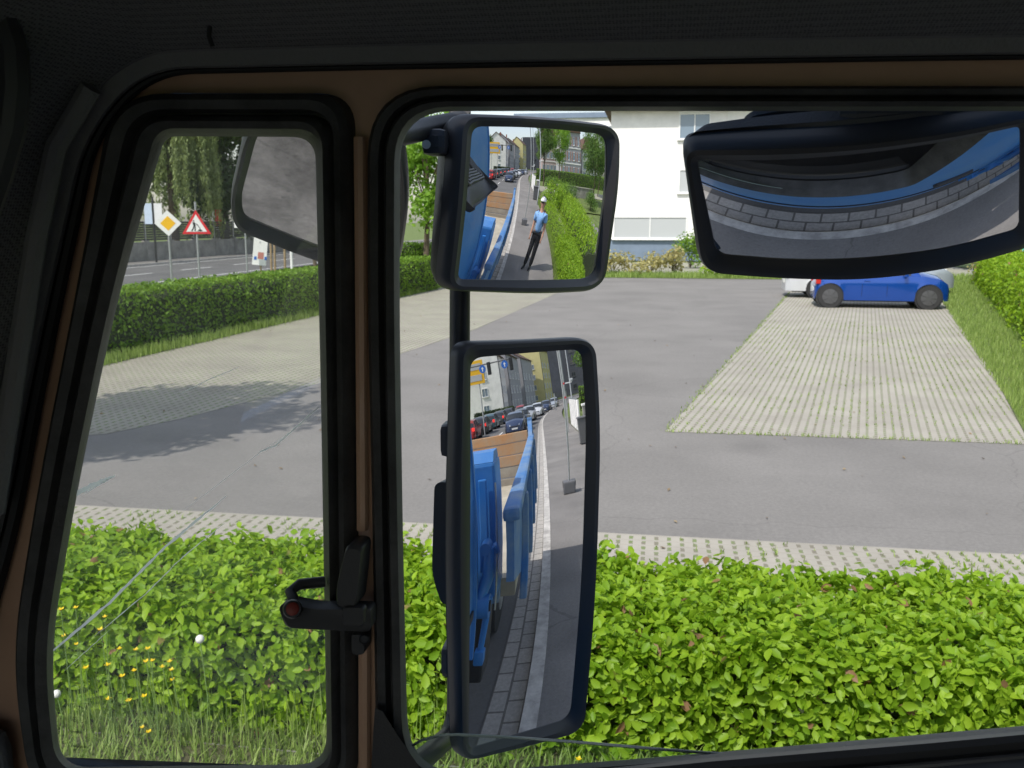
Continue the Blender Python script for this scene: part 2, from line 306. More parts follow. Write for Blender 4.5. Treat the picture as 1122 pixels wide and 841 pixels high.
sheet('overgrown_verge_ground', [(-18, 3.12), (3.0, 3.12), (4.2, 3.6), (-18, 3.6)], .118, M_soil)
sheet('verge', [(-18, 3.6), (40, 3.622), (40, 5.1), (-18, 5.1)], .10, M_soil)
struct(MB().box((-9, 5.16, .02), (18 + 40, .08, .16)).build('lot_kerb', M_kerb))
# parking lot
sheet('asphalt_ground', [(-9.9, 5.2), (32, 5.2), (32, 7.2), (12, 10.9), (12, 42), (-9.0, 42), (-9.9, 15)], -.004, M_asph)
sheet('strip_pavement', [(-9.9, 5.2), (22, 5.2), (22, 7.15), (-9.9, 7.15)], 0.0, M_pav_strip)
sheet('bay_pavement', [(.15, 10.92), (4.25, 10.92), (5.8, 17), (8.6, 29.1), (10.6, 37), (5.2, 37), (4.72, 34)], 0.0, M_pav_lot)
sheet('old_pavement', [(-9.9, 8.0), (-7.6, 9.1), (-6.45, 9.75), (-6.0, 10.7), (-5.2, 13.4), (-4.84, 16.7), (-4.2, 21), (-3.2, 37), (-3.0, 41), (-8.6, 41), (-9.0, 24), (-9.9, 15)], 0.0, M_pav_left)
sheet('bank_ground', [(4.25, 10.92), (12, 10.92), (22, 41.5), (11.4, 41.5), (8.6, 29.1), (5.8, 17)], .012, M_grassg)
sheet('verge_ground', [(-11.8, 9.0), (-9.9, 9.0), (-9.55, 15), (-9.05, 23.5), (-8.2, 33), (-8.2, 40), (-12, 40)], .012, M_grassg)
sheet('rear_path', [(-8.6, 46), (30, 46), (30, 58), (-8.6, 58)], -.02, M_gravel)
sheet('rear_ground', [(-12, 41.5), (30, 41.5), (30, 44.4), (-12, 44.4)], .01, M_grassg)
# crossing street ahead of the truck
sheet('side_street', [(-29, -100), (-19.8, -100), (-19.8, 170), (-29, 170)], .012, M_road)
sheet('side_street_walk', [(-31.2, -100), (-29.15, -100), (-29.15, 170), (-31.2, 170)], .10, M_walk)
struct(MB().box((-29.07, 35, .05), (.14, 270, .14)).build('side_street_kerb', M_kerb))
mk = MB()
for k in range(26): mk.box((-24.4, -20 + k * 6, .018), (.13, 3.2, .004))
mk.box((-28.3, 50, .018), (.12, 150, .004)); mk.box((-20.5, 55, .018), (.12, 90, .004))
struct(mk.build('side_street_markings', M_white))

# ================================================================== FOLIAGE
def fnoise(p, s, seed=0):
    x, y, z = p[:, 0] * s, p[:, 1] * s, p[:, 2] * s
    return (np.sin(1.7 * x + 2.3 * y + seed) + np.sin(2.9 * y - 1.3 * z + 1.7 * seed + 1) + np.sin(2.1 * z + 3.1 * x + 2.3 * seed) + .6 * np.sin(5.3 * x - 4.1 * y + 3.7 * z + seed)) / 3.6
def leaf_cloud(name, P, N, size, m, parent=None, spread=.8, droop=.4, asp=.62, svar=.35, fold=.12, rnd=None, rnd_shape=False):
    n = len(P); N = N + RNG.normal(size=(n, 3)) * spread; N /= np.linalg.norm(N, axis=1)[:, None] + 1e-9
    A = RNG.normal(size=(n, 3)); A[:, 2] -= droop * 2
    A -= (A * N).sum(1)[:, None] * N; A /= np.linalg.norm(A, axis=1)[:, None] + 1e-9
    B = np.cross(N, A); S = (size * (1 + RNG.uniform(-svar, svar, n)))[:, None]
    out = [(-.5, 0, .0), (-.18, .46, .05), (.16, .40, .04), (.5, 0, -.10), (.16, -.40, .04), (-.18, -.46, .05)] if rnd_shape else [(-.5, 0, 0), (-.02, .5, 0), (.5, 0, 0), (-.02, -.5, 0)]
    V = np.stack([P + A * S * a + B * S * asp * b_ + N * S * c_ for a, b_, c_ in out] + [P - N * S * fold], 1).reshape(-1, 3)
    ko = len(out); base = (np.arange(n) * (ko + 1))[:, None]
    T = np.array([[k, (k + 1) % ko, ko] for k in range(ko)]); F = (base[:, :, None] + T[None]).reshape(-1, 3)
    me = bpy.data.meshes.new(name); nf = len(F)
    me.vertices.add(len(V)); me.vertices.foreach_set('co', V.astype(np.float32).ravel())
    me.loops.add(nf * 3); me.loops.foreach_set('vertex_index', F.astype(np.int32).ravel())
    me.polygons.add(nf); me.polygons.foreach_set('loop_start', np.arange(0, nf * 3, 3, dtype=np.int32)); me.polygons.foreach_set('loop_total', np.full(nf, 3, np.int32))
    me.update(calc_edges=True)
    if rnd is None: rnd = RNG.uniform(0, 1, n)
    at_ = me.attributes.new('rnd', 'FLOAT', 'FACE'); at_.data.foreach_set('value', np.repeat(rnd, ko).astype(np.float32))
    me.materials.append(m); o = bpy.data.objects.new(name, me); COL.objects.link(o); o.parent = parent; return o
def hedge(name, label, p0, p1, width, height, z0, n, leafsize, m, core_m, shag=.08, dens_fn=None, depth=.14, cat='hedge', group=None, seed=1, spread=.8, rs=False, gaps=0):
    """trimmed hedge along p0 -> p1 (ground points); leaves fill a shell round a twiggy core"""
    root = empty(name, (p0[0], p0[1], z0), 0, label, cat, group)
    d = np.array([p1[0] - p0[0], p1[1] - p0[1]]); L = np.linalg.norm(d); d /= L; q = np.array([-d[1], d[0]])
    s = RNG.uniform(0, 1, n)
    if dens_fn: s = dens_fn(s)
    per = height * 2 + width; t = RNG.uniform(0, per, n)
    u = np.where(t < height, -width / 2, np.where(t < height + width, t - height - width / 2, width / 2))
    z = np.where(t < height, t, np.where(t < height + width, height, per - t))
    nu = np.where(t < height, -1., np.where(t < height + width, 0., 1.)); nz = np.where((t >= height) & (t < height + width), 1., .25)
    # round the shoulders
    k = np.clip((z / height - .72) / .28, 0, 1); u = np.where(np.abs(nu) > 0, u * (1 - .16 * k ** 2), u * .92)
    pts = np.stack([s * L * d[0] + u * q[0], s * L * d[1] + u * q[1], z], 1)
    Nn = np.stack([nu * q[0], nu * q[1], nz], 1); Nn /= np.linalg.norm(Nn, axis=1)[:, None]
    off = fnoise(pts, 2.2, seed) * shag + fnoise(pts, 6.5, seed + 3) * shag * .6 - np.abs(RNG.normal(size=n)) * depth * .5 + RNG.uniform(-.02, .05, n)
    top = np.where(nz > .5, np.minimum(np.abs(RNG.normal(size=n)), 1.6) ** 2 * shag * .22, 0)
    P = pts + Nn * (off + top)[:, None]; P[:, 2] = np.maximum(P[:, 2], .01)
    if gaps:
        g_ = fnoise(pts, 5.1, seed + 8) + .7 * fnoise(pts, 13.0, seed + 9) + RNG.normal(size=n) * .25
        kp = (g_ > -.75 * (1 - gaps * .35)) | (RNG.uniform(0, 1, n) < .25); P, Nn = P[kp], Nn[kp]
    leaf_cloud('foliage', P, Nn, leafsize, m, root, spread=spread, rnd_shape=rs)
    # core
    ns = max(2, int(L / .4)); V = []; F = []; prof = [(-.5, 0), (-.5, .5), (-.44, .88), (-.25, 1), (.25, 1), (.44, .88), (.5, .5), (.5, 0)]
    w2 = width - 2 * depth * .75; h2 = height - depth * .75
    for i in range(ns + 1):
        a = np.array([d[0], d[1]]) * L * i / ns
        for (pu, pz) in prof:
            j = 1 + .08 * sin(i * 1.3 + pu * 9 + pz * 5)
            V.append((a[0] + q[0] * pu * w2 * j, a[1] + q[1] * pu * w2 * j, pz * h2 * (1 + .05 * sin(i * 2.1 + seed))))
    kk = len(prof)
    for i in range(ns):
        for j in range(kk - 1): F.append((i * kk + j, i * kk + j + 1, (i + 1) * kk + j + 1, (i + 1) * kk + j))
    F += [tuple(range(kk)), tuple(ns * kk + j for j in range(kk))[::-1]]
    mesh_obj('twigs', V, F, core_m, root)
    return root
L_hedge = leafmat('hornbeam_leaf', (.15, .29, .012), (.30, .46, .03), .42, .5, odd=(.30, .17, .09))
L_box = leafmat('privet_leaf', (.09, .19, .018), (.20, .34, .035), .35)
L_maple = leafmat('maple_leaf', (.12, .25, .02), (.24, .42, .05), .45)
L_dark = leafmat('dark_leaf', (.035, .07, .02), (.08, .13, .035), .25)
L_willow = leafmat('willow_leaf', (.14, .19, .06), (.28, .34, .13), .35)
L_tree = leafmat('street_tree_leaf', (.07, .14, .025), (.14, .25, .045), .4)
L_yel = leafmat('yellow_shrub_leaf', (.30, .27, .10), (.45, .42, .18), .35)
L_grass = leafmat('grass_blade', (.15, .24, .045), (.32, .42, .12), .35)
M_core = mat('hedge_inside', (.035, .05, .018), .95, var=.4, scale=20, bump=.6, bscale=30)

def tree(label, loc, height, crown_r, crown_z, n, leaf, lm, group=None, trunk_r=.12, clumps=22, sq=1.0, seed=0, name='tree', lean=(0, 0), fill=.55, cat='tree'):
    rg = np.random.default_rng(seed + 100); rr = random.Random(seed)
    root = empty(name, loc, 0, label, cat, group)
    t = MB(); top = height * .82
    pts = [(lean[0] * k * k + .06 * sin(k * 7 + seed), lean[1] * k * k + .05 * cos(k * 5 + seed), top * k) for k in np.linspace(0, 1, 7)]
    t.tube(pts, [trunk_r * (1.25 - k * 1.05) for k in np.linspace(0, 1, 7)], 9)
    cz = (crown_z + height) / 2; ch = (height - crown_z) / 2; cen = []
    for i in range(clumps):
        v = rg.normal(size=3); v /= np.linalg.norm(v); r = rg.uniform(.35, .95) ** .6
        cen.append((v[0] * crown_r * r * .8, v[1] * crown_r * r * .8, cz + v[2] * ch * r * .82))
    for c in cen[:14]:
        k = rr.uniform(.45, .85); b = Vector((lean[0] * k * k, lean[1] * k * k, max(crown_z * .7, top * k * .8))); c = Vector(c)
        mid = (b + c) / 2 + Vector((0, 0, .1 * crown_r)); t.tube([b, mid, c], [trunk_r * .35, trunk_r * .22, trunk_r * .06], 5)
    t.build('trunk', M_bark, root, smooth=True)
    cen = np.array(cen); idx = rg.integers(0, clumps, n); v = rg.normal(size=(n, 3)); v /= np.linalg.norm(v, axis=1)[:, None]
    cr = rg.uniform(.28, .5, clumps) * crown_r; rad = rg.uniform(0, 1, n) ** fill
    P = cen[idx] + v * (rad * cr[idx])[:, None] * np.array([1, 1, .8 * sq]); Nn = v * .7 + np.array([0, 0, .5]); 
    tint = np.clip(rg.uniform(0, 1, clumps)[idx] * .5 + rg.uniform(0, .5, n), 0, 1)
    leaf_cloud('crown', P, Nn, leaf, lm, root, spread=.7, rnd=tint)
    return root
def willow(label, loc, height, r, n, leaf, lm, seed=0):
    rg = np.random.default_rng(seed); root = empty('willow_tree', loc, 0, label, 'tree')
    t = MB(); t.tube([(0, 0, 0), (.1, 0, height * .3), (-.1, .1, height * .6), (0, 0, height * .85)], [.4, .32, .22, .06], 9)
    ns = 240; a = rg.uniform(0, 2 * pi, ns); rr = r * np.sqrt(rg.uniform(.05, 1, ns)); x = rr * np.cos(a); y = rr * np.sin(a)
    ztop = height * (1 - .38 * (rr / r) ** 2) + rg.normal(size=ns) * .3; ln = rg.uniform(.35, .8, ns) * height * .8
    for i in range(0, ns, 12): t.tube([(0, 0, height * .5), (x[i] * .6, y[i] * .6, ztop[i] * .9), (x[i], y[i], ztop[i])], [.1, .05, .015], 5)
    t.build('trunk', M_bark, root, smooth=True)
    i = rg.integers(0, ns, n); k = rg.uniform(0, 1, n); z = np.maximum(ztop[i] - ln[i] * k, 1.4 + rg.uniform(0, .8, n))
    P = np.stack([x[i] * (1 + .08 * k) + rg.normal(size=n) * .10, y[i] * (1 + .08 * k) + rg.normal(size=n) * .10, z], 1); v = P - np.array([0, 0, height * .5]); v[:, 2] *= .2; v /= np.linalg.norm(v, axis=1)[:, None]
    leaf_cloud('crown', P, v, leaf, lm, root, spread=.6, droop=2.5, asp=.35, rnd=np.clip(rg.uniform(0, 1, ns)[i] * .6 + rg.uniform(0, .4, n), 0, 1)); return root
def conifer(label, loc, height, r, n, leaf, lm, seed=0, group=None):
    rg = np.random.default_rng(seed); root = empty('conifer_tree', loc, 0, label, 'tree', group)
    MB().tube([(0, 0, 0), (0, 0, height * .97)], [.22, .03], 8).build('trunk', M_bark, root, smooth=True)
    k = rg.uniform(.06, 1, n) ** .8; nb = 11; tier = np.floor(k * 16) / 16; a = (rg.integers(0, nb, n) + tier * 7.3) * 2 * pi / nb + rg.normal(size=n) * .18
    rr = (1 - k) * r * rg.uniform(.1, 1, n) ** .6 + .1; P = np.stack([rr * np.cos(a), rr * np.sin(a), k * height - rr * .25], 1)
    Nn = np.stack([np.cos(a) * .4, np.sin(a) * .4, np.ones(n)], 1); leaf_cloud('crown', P, Nn, leaf, lm, root, spread=.6, droop=.8, asp=.4); return root
def shrub(label, loc, r, h, n, leaf, lm, seed=0, group=None, name='shrub', cat='shrub'):
    rg = np.random.default_rng(seed); root = empty(name, loc, 0, label, cat, group); cl = 9
    a = rg.uniform(0, 2 * pi, cl); q = np.sqrt(rg.uniform(0, 1, cl)) * r * .7; cen = np.stack([q * np.cos(a), q * np.sin(a), rg.uniform(.3, .8, cl) * h], 1)
    t = MB()
    for c in cen: t.tube([(0, 0, 0), tuple(c * .5 + np.array([0, 0, .1])), tuple(c)], [.02, .014, .006], 5)
    t.build('stems', M_bark, root)
    i = rg.integers(0, cl, n); v = rg.normal(size=(n, 3)); v /= np.linalg.norm(v, axis=1)[:, None]; P = cen[i] + v * (rg.uniform(0, 1, n) ** .5)[:, None] * np.array([r * .5, r * .5, h * .32]); P[:, 2] = np.abs(P[:, 2])
    leaf_cloud('foliage', P, v + np.array([0, 0, .5]), leaf, lm, root); return root
def grass(name, xy, hmin, hmax, wdt, lm, label, z0=0.0, lean=.35, tint=None):
    n = len(xy); h = RNG.uniform(hmin, hmax, n); a = RNG.uniform(0, 2 * pi, n); le = RNG.uniform(.05, lean, n) * h; dx, dy = np.cos(a), np.sin(a)
    b = np.stack([xy[:, 0], xy[:, 1], np.full(n, z0)], 1); sd_ = np.stack([-dy, dx, np.zeros(n)], 1) * wdt * .5
    m1 = b + np.stack([dx * le * .3, dy * le * .3, h * .55], 1); tp = b + np.stack([dx * le, dy * le, h], 1)
    V = np.stack([b - sd_, b + sd_, m1 + sd_ * .8, m1 - sd_ * .8, tp], 1).reshape(-1, 3); base = np.arange(n) * 5
    me = bpy.data.meshes.new(name); F4 = base[:, None] + np.array([0, 1, 2, 3]); F3 = base[:, None] + np.array([3, 2, 4])
    me.vertices.add(len(V)); me.vertices.foreach_set('co', V.astype(np.float32).ravel()); me.loops.add(n * 7)
    me.loops.foreach_set('vertex_index', np.concatenate([F4.ravel(), F3.ravel()]).astype(np.int32)); me.polygons.add(2 * n)
    me.polygons.foreach_set('loop_start', np.concatenate([np.arange(n) * 4, 4 * n + np.arange(n) * 3]).astype(np.int32)); me.polygons.foreach_set('loop_total', np.concatenate([np.full(n, 4), np.full(n, 3)]).astype(np.int32)); me.update(calc_edges=True)
    r = RNG.uniform(0, 1, n); at_ = me.attributes.new('rnd', 'FLOAT', 'FACE'); at_.data.foreach_set('value', np.concatenate([r, r]).astype(np.float32))
    me.materials.append(lm); o = bpy.data.objects.new(name, me); COL.objects.link(o); return tag(o, label, 'grass', kind='stuff')

# --- near hedge beside the sidewalk
def dens(s):  # more leaves in front of the cab window (x -6..6)
    a = RNG.uniform(0, 1, len(s)); return np.where(a < .72, (s * 13 + 12) / 34.3, s)
hedge('hedge', 'bright green leafy hornbeam hedge between the sidewalk and the parking lot, nearest the truck', (-18, 4.33), (16.3, 4.33), 1.14, .56, .10, 135000, .055, L_hedge, M_core, shag=.065, dens_fn=dens, depth=.24, seed=2, spread=.62, rs=True, gaps=.5)
hedge('shrub_bank', 'broad loose green planting between the hedge and the lot, behind the person', (5.2, 5.75), (18.5, 7.3), 1.9, .95, .0, 15000, .10, L_hedge, M_core, shag=.2, depth=.3, seed=33)
shrub('loose light green shrub growing out of the hedge end behind the person', (15.2, 5.0, .1), 1.3, 1.7, 1800, .13, L_hedge, 51)
# --- verge grass in front of it
n1 = 34000; gx = RNG.uniform(-6, 3.4, n1); gy = 4.1 - 1.0 * RNG.uniform(0, 1, n1) ** 1.1; keep = (RNG.uniform(0, 1, n1) < .62 * np.clip(.9 - .35 * (gx + 1.2), .16, 1)) & (gy < 3.85)
grass('verge_grass', np.stack([gx, gy], 1)[keep], .03, .13, .009, L_grass, 'short rough grass along the foot of the hedge', .10, lean=1.0)
n1 = 300; gx = RNG.uniform(-4.6, -.9, n1); gy = RNG.uniform(3.45, 3.75, n1)
grass('tall_grass', np.stack([gx, gy], 1), .15, .45, .006, L_grass, 'tall grass stalks standing in front of the hedge at the lower left', .10, lean=.25)
n1 = 9000; gx = RNG.uniform(3.2, 24, n1); gy = RNG.uniform(3.62, 4.0, n1)
grass('far_verge_grass', np.stack([gx, gy], 1), .06, .25, .012, L_grass, 'grass along the sidewalk edge behind the truck', .10)
# --- hedge on the left of the lot
hedge('trimmed_hedge', 'long dark green trimmed hedge in front of the priority and roadworks signs', (-11.0, 11.2), (-8.55, 33.5), 1.0, 1.18, .01, 26000, .085, L_box, M_core, shag=.05, depth=.12, seed=5)
hedge('trimmed_hedge', 'low hedge crossing behind the parking lot, left of the pale building', (-14, 42.5), (-4.4, 43.0), 1.1, 1.45, .01, 8000, .12, L_box, M_core, shag=.06, seed=7)
# --- hedge on the right of the lot
hedge('loose_hedge', 'loose light green hedge on the grass bank to the right of the blue car', (6.3, 12.5), (13.6, 40), 1.5, 1.35, .01, 22000, .12, L_hedge, M_core, shag=.22, depth=.3, seed=9)
n1 = 22000; t = RNG.uniform(0, 1, n1) ** 1.6; yy = 11 + t * 30; xl = 4.3 + (yy - 10.9) * .232; gx = xl + RNG.uniform(0, 1.7, n1)
grass('bank_grass', np.stack([gx, yy], 1), .03, .16, .014, L_grass, 'mown grass bank between the parking bays and the right hedge', .012)
n1 = 9000; t = RNG.uniform(0, 1, n1) ** 1.4; yy = 10 + t * 28; xl = np.interp(yy, [9, 15, 23.5, 33, 40], [-10.0, -9.62, -9.05, -8.25, -8.2]); gx = xl + RNG.normal(size=n1) * .10 - .05
grass('left_bank_grass', np.stack([gx, yy], 1), .05, .24, .014, L_grass, 'rough grass at the foot of the trimmed hedge on the left', .012)
n1 = 12000; gx = RNG.uniform(-9, 16, n1); gy = RNG.uniform(41.5, 44, n1)
grass('rear_grass', np.stack([gx, gy], 1), .08, .3, .03, L_grass, 'grass strip along the far edge of the parking lot', .01)
def tufts(name, n1, ang, per, poly, label):
    x = RNG.uniform(-10, 12, n1); y = RNG.uniform(5.2, 24, n1) if poly else RNG.uniform(5.3, 7.1, n1)
    c_, s_ = cos(ang), sin(ang); u = x * c_ - y * s_; v = x * s_ + y * c_
    u = (np.floor(u / per) + .5) * per + RNG.normal(size=n1) * .010; v = (np.floor(v / (per * 1.15)) + .5) * per * 1.15 + RNG.normal(size=n1) * .018
    X = u * c_ + v * s_; Y = -u * s_ + v * c_; g_ = fnoise(np.stack([X, Y, X * 0], 1), .9, 3) + fnoise(np.stack([X, Y, X * 0], 1), 3.1, 5) * .6 + RNG.normal(size=n1) * .25
    ok = g_ > .05
    if poly: ok &= (Y > 10.95) & (X > .15 + (Y - 10.9) * .193) & (X < 4.25 + (Y - 10.92) * .243)
    else: ok &= (Y < 7.1) & (Y > 5.25)
    grass(name, np.stack([X, Y], 1)[ok], .012, .045, .009, L_grass, label, .0, lean=1.2)
tufts('joint_grass', 60000, radians(12), .1, True, 'small grass tufts growing in the joints of the parking bay stones')
tufts('joint_grass', 26000, 0, .1, False, 'small grass tufts in the joints of the paving strip behind the hedge')
for (a, b_, n1, nm) in (((.15, 10.92), (4.25, 10.92), 260, 'weeds'), ((.15, 10.92), (4.72, 34), 900, 'weeds')):
    t = RNG.uniform(0, 1, n1); grass(nm, np.stack([a[0] + (b_[0] - a[0]) * t + RNG.normal(size=n1) * .03, a[1] + (b_[1] - a[1]) * t + RNG.normal(size=n1) * .02], 1), .01, .05, .012, L_grass, 'weeds along the edge of the parking bay stones', 0, lean=1.2)
n1 = 220; gx = RNG.uniform(-9, 12, n1); gy = 5.2 + RNG.uniform(0, 1, n1) ** 1.3 * 22
tag(leaf_cloud('fallen_leaves', np.stack([gx, gy, np.full(n1, .012)], 1), np.tile([0., 0., 1.], (n1, 1)), .045, leafmat('dry_leaf', (.16, .11, .06), (.34, .27, .16), .1), spread=.25), 'scattered dry leaves and grit on the parking lot', 'leaves', kind='stuff')
# shrubs at the far edge
shl = [('thin yellowish shrub at the far edge of the lot, nearest the double mirror', 640, .85, 1.3), ('yellow leaved shrub in front of the low window of the white building', 672, 1.1, 1.5), ('pale yellow shrub second from the round green bush', 712, 1.2, 1.4), ('yellow green shrub beside the round green bush', 738, .9, 1.7)]
for i, (lb, px, r, h) in enumerate(shl):
    p = gp(px, 300); shrub(lb, (p.x, 43.6 + .3 * (i % 2), 0), r, h * .78, 420, .17, L_yel, 20 + i, 'yellow shrubs along the far edge of the lot', name='shrub')
p = at(757, 275, 51); shrub('round dark green bush at the foot of the white building', (p.x, 51, 0), 1.0, 1.9, 1100, .16, L_box, 31)
for i, (px, lb) in enumerate([(790, 'low green bush under the left end of the wide black mirror'), (850, 'low green bush left of the white car')]):
    p = gp(px, 301); shrub(lb, (p.x, 43, 0), 1.3, .8, 700, .14, L_hedge, 40 + i)
shrub('reddish yellow shrub behind the right hedge', (13.5, 38.5, 0), 1.4, 1.9, 900, .15, L_yel, 45)

# --- trees ahead (left)
willow('weeping willow with hanging pale green branches behind the roadside wall', (-34.2, 61.5, 0), 14, 3.4, 26000, .30, L_willow, 3)
conifer('dark conifer behind the wall, left one of the pair beside the willow', (-33.2, 66.5, 0), 16, 2.7, 9000, .28, L_dark, 4)
conifer('dark conifer behind the wall, right one of the pair beside the willow', (-33.2, 74.5, 0), 15, 2.8, 9000, .28, L_dark, 5)
for i, (x, y, h, lb) in enumerate([(-44, 60, 14, 'broad dark tree left of the willow'), (-40, 72, 15, 'tall dark tree behind the willow'), (-33.5, 68, 14, 'dark tree filling the gap behind the conifers'), (-33, 84, 13, 'dark tree farthest along the side street wall')]):
    tree(lb, (x, y, 0), h, 5, 2.0, 9000, .42, L_dark, seed=60 + i, trunk_r=.3)
tree('young bright green maple held by three wooden stakes', (-13.3, 34.5, 0), 6.6, 1.45, 2.7, 4200, .17, L_maple, seed=71, trunk_r=.07, clumps=16)
tree('bright green maple at the far left corner of the lot, left of the stacked mirrors', (-9.9, 39, 0), 8.2, 2.6, 1.9, 9000, .2, L_maple, seed=73, trunk_r=.12, clumps=26)
tree('street tree ahead of the truck whose shadow falls on the lot', (-7.6, 6.4, .1), 7.8, 2.1, 3.0, 9500, .2, L_tree, seed=75, trunk_r=.1)
for i, (x, y, lb) in enumerate([(17, 52, 'tree behind the right hedge, nearest the white building'), (24, 47, 'tree farther right behind the right hedge')]):
    tree(lb, (x, y, 0), 6, 2.6, 1.2, 5000, .3, L_tree, seed=80 + i, trunk_r=.16)
# ================================================================== CAR
def carpaint(name, c, rough=.28): return mat(name, c, rough, metal=.25, coat=.6, var=.03, scale=2)
M_cglass = mat('car_window_glass', (.02, .025, .03), .06, spec=.8)
M_tyre = mat('tyre_rubber', (.025, .025, .026), .85)
M_rim = mat('wheel_rim', (.10, .10, .105), .45, metal=.5)
M_lamp = mat('headlight_lens', (.65, .68, .7), .08, spec=.8)
M_tail = emit('brake_light', (.9, .03, .02), .7)
M_tailoff = mat('tail_light', (.45, .02, .015), .15)
M_plate = mat('number_plate', (.7, .7, .68), .5)
def make_car(name, label, paint, loc, rz, L=4.1, W=1.70, Hh=1.5, wb=2.55, fo=.80, lit=False, group=None, wr=.31, estate=False):
    """hatchback, nose towards local +x, built as one lofted shell split into painted and glazed faces"""
    root = empty(name, loc, rz, label, 'car', group)
    xf = L / 2; xr = -L / 2; wf = xf - fo; wr_ = wf - wb; R = wr + .055
    xs = sorted(set([round(v, 3) for v in np.linspace(xr, xf, 45)] + [round(wx + R * s, 3) for wx in (wf, wr_) for s in (-1, -.92, -.7, -.4, 0, .4, .7, .92, 1)]))
    def zlow(x):
        z = .23
        for wx in (wf, wr_):
            if abs(x - wx) < R: z = max(z, wr + sqrt(max(R * R - (x - wx) ** 2, 0)))
        return z
    t_ = lambda x: (x - xr) / L
    zs = lambda x: np.interp(t_(x), [0, .02, .08, .5, .70, .80, .92, .98, 1], [.60, .86, .98, .96, .95, .94, .86, .70, .50])
    hw = lambda x: W / 2 * np.interp(t_(x), [0, .015, .06, .18, .8, .92, .975, 1], [.78, .88, .95, 1, 1, .93, .80, .62])
    ztop = lambda x: zs(x) + np.interp(t_(x), [0, .05, .7, .85, .95, 1], [.05, .07, .12, .11, .07, .03])
    V = []; F = []; ns = 13
    for x in xs:
        zl, zz, h, zt = zlow(x), zs(x), hw(x), ztop(x)
        for s in (-1, 1):
            row = []
            for k in range(8):
                z = zl + (zz - zl) * k / 7; q = (z - .23) / .7
                bulge = 1 - .05 * (1 - q) ** 2 - .05 * q ** 3 + .012 * math.exp(-((q - .72) / .12) ** 2)
                for wx in (wf, wr_):
                    bulge += .018 * math.exp(-((sqrt((x - wx) ** 2 + (z - wr) ** 2) - R) / .05) ** 2)
                row.append((x, s * h * bulge, z))
            for k in range(1, 6):
                a = k / 5 * pi / 2; row.append((x, s * h * .95 * (1 - sin(a)) if k == 5 else s * h * (.95 - .95 * (k / 5) ** 1.1), zz + (zt - zz) * sin(a)))
            V += row
    for i in range(len(xs) - 1):
        for s in (0, 1):
            for k in range(ns - 1):
                a = (i * 2 + s) * ns + k; b = ((i + 1) * 2 + s) * ns + k; F.append((a, a + 1, b + 1, b))
    for i in (0, len(xs) - 1):
        for k in range(ns - 1): F.append(((i * 2) * ns + k, (i * 2) * ns + k + 1, (i * 2 + 1) * ns + k + 1, (i * 2 + 1) * ns + k))
    # greenhouse: stations give height and half width; columns of the grid: 0 belt .. 3 roof edge .. 5 centre
    tb = [.045, .09, .17, .30, .345, .50, .535, .66, .70, .77] if not estate else [.02, .06, .12, .30, .345, .50, .535, .66, .70, .77]
    zr = [zs(xr + L * .05) + .05, Hh * .86, Hh * .965, Hh * .995, Hh, Hh, Hh * .995, Hh * .93, Hh * .86, zs(xr + L * .77) + .10]
    g0 = len(V); gs = []
    for t, zt in zip(tb, zr):
        x = xr + L * t; zb = zs(x) - .02; h = hw(x); row = []
        for s in (-1, 1):
            for k in range(4):
                q = k / 3; zz = zb + (max(zt - .07, zb + .001) - zb) * q; row.append((x, s * h * (.93 - .20 * q ** 1.3 * (zt - zb) / (Hh - .9)), zz))
            he = row[-1][1]; row += [(x, he * .82, max(zt - .015, zb + .002)), (x, 0, zt + .005)]
        gs.append(row); V += row
    G = []
    for i in range(len(tb) - 1):
        for s in (0, 1):
            for k in range(5):
                a = g0 + i * 12 + s * 6 + k; b = a + 12; f = (a, a + 1, b + 1, b)
                if k < 3: kind = 'side' if (i in (1, 2, 4, 6) or (i == 7)) and not (i == 1 and not estate) else 'body'
                else: kind = 'rear' if i == 0 else ('front' if i in (7, 8) else 'body')
                if i == 8 and k < 3: kind = 'body'
                G.append((f, kind + ('' if k >= 3 or kind == 'body' else str(s))))
    def sub(faces, name, m, off=0):
        idx = sorted({i for f in faces for i in f}); mp_ = {j: i for i, j in enumerate(idx)}
        o = mesh_obj(name, [V[i] for i in idx], [tuple(mp_[i] for i in f) for f in faces], m, root, True)
        bm = bmesh.new(); bm.from_mesh(o.data); bmesh.ops.remove_doubles(bm, verts=bm.verts[:], dist=1e-4); bmesh.ops.recalc_face_normals(bm, faces=bm.faces[:]); bm.to_mesh(o.data); bm.free()
        try: o.data.set_sharp_from_angle(angle=radians(35))
        except Exception: pass
        return o
    sub(F + [f for f, k in G if k == 'body'], 'body', paint)
    sub([f for f, k in G if k == 'side0'], 'side_window', M_cglass); sub([f for f, k in G if k == 'side1'], 'side_window', M_cglass); sub([f for f, k in G if k == 'front'], 'windscreen', M_cglass); sub([f for f, k in G if k == 'rear'], 'rear_window', M_cglass)
    MB().box((0, 0, .27), (L * .9, W * .8, .16)).build('underbody', M_dark, root)
    for wx in (wf, wr_):
        for s in (-1, 1): MB().tube([(wx, s * W * .30, wr), (wx, s * (W / 2 - .03), wr)], R - .004, 24).build('wheel_housing', M_dark, root)
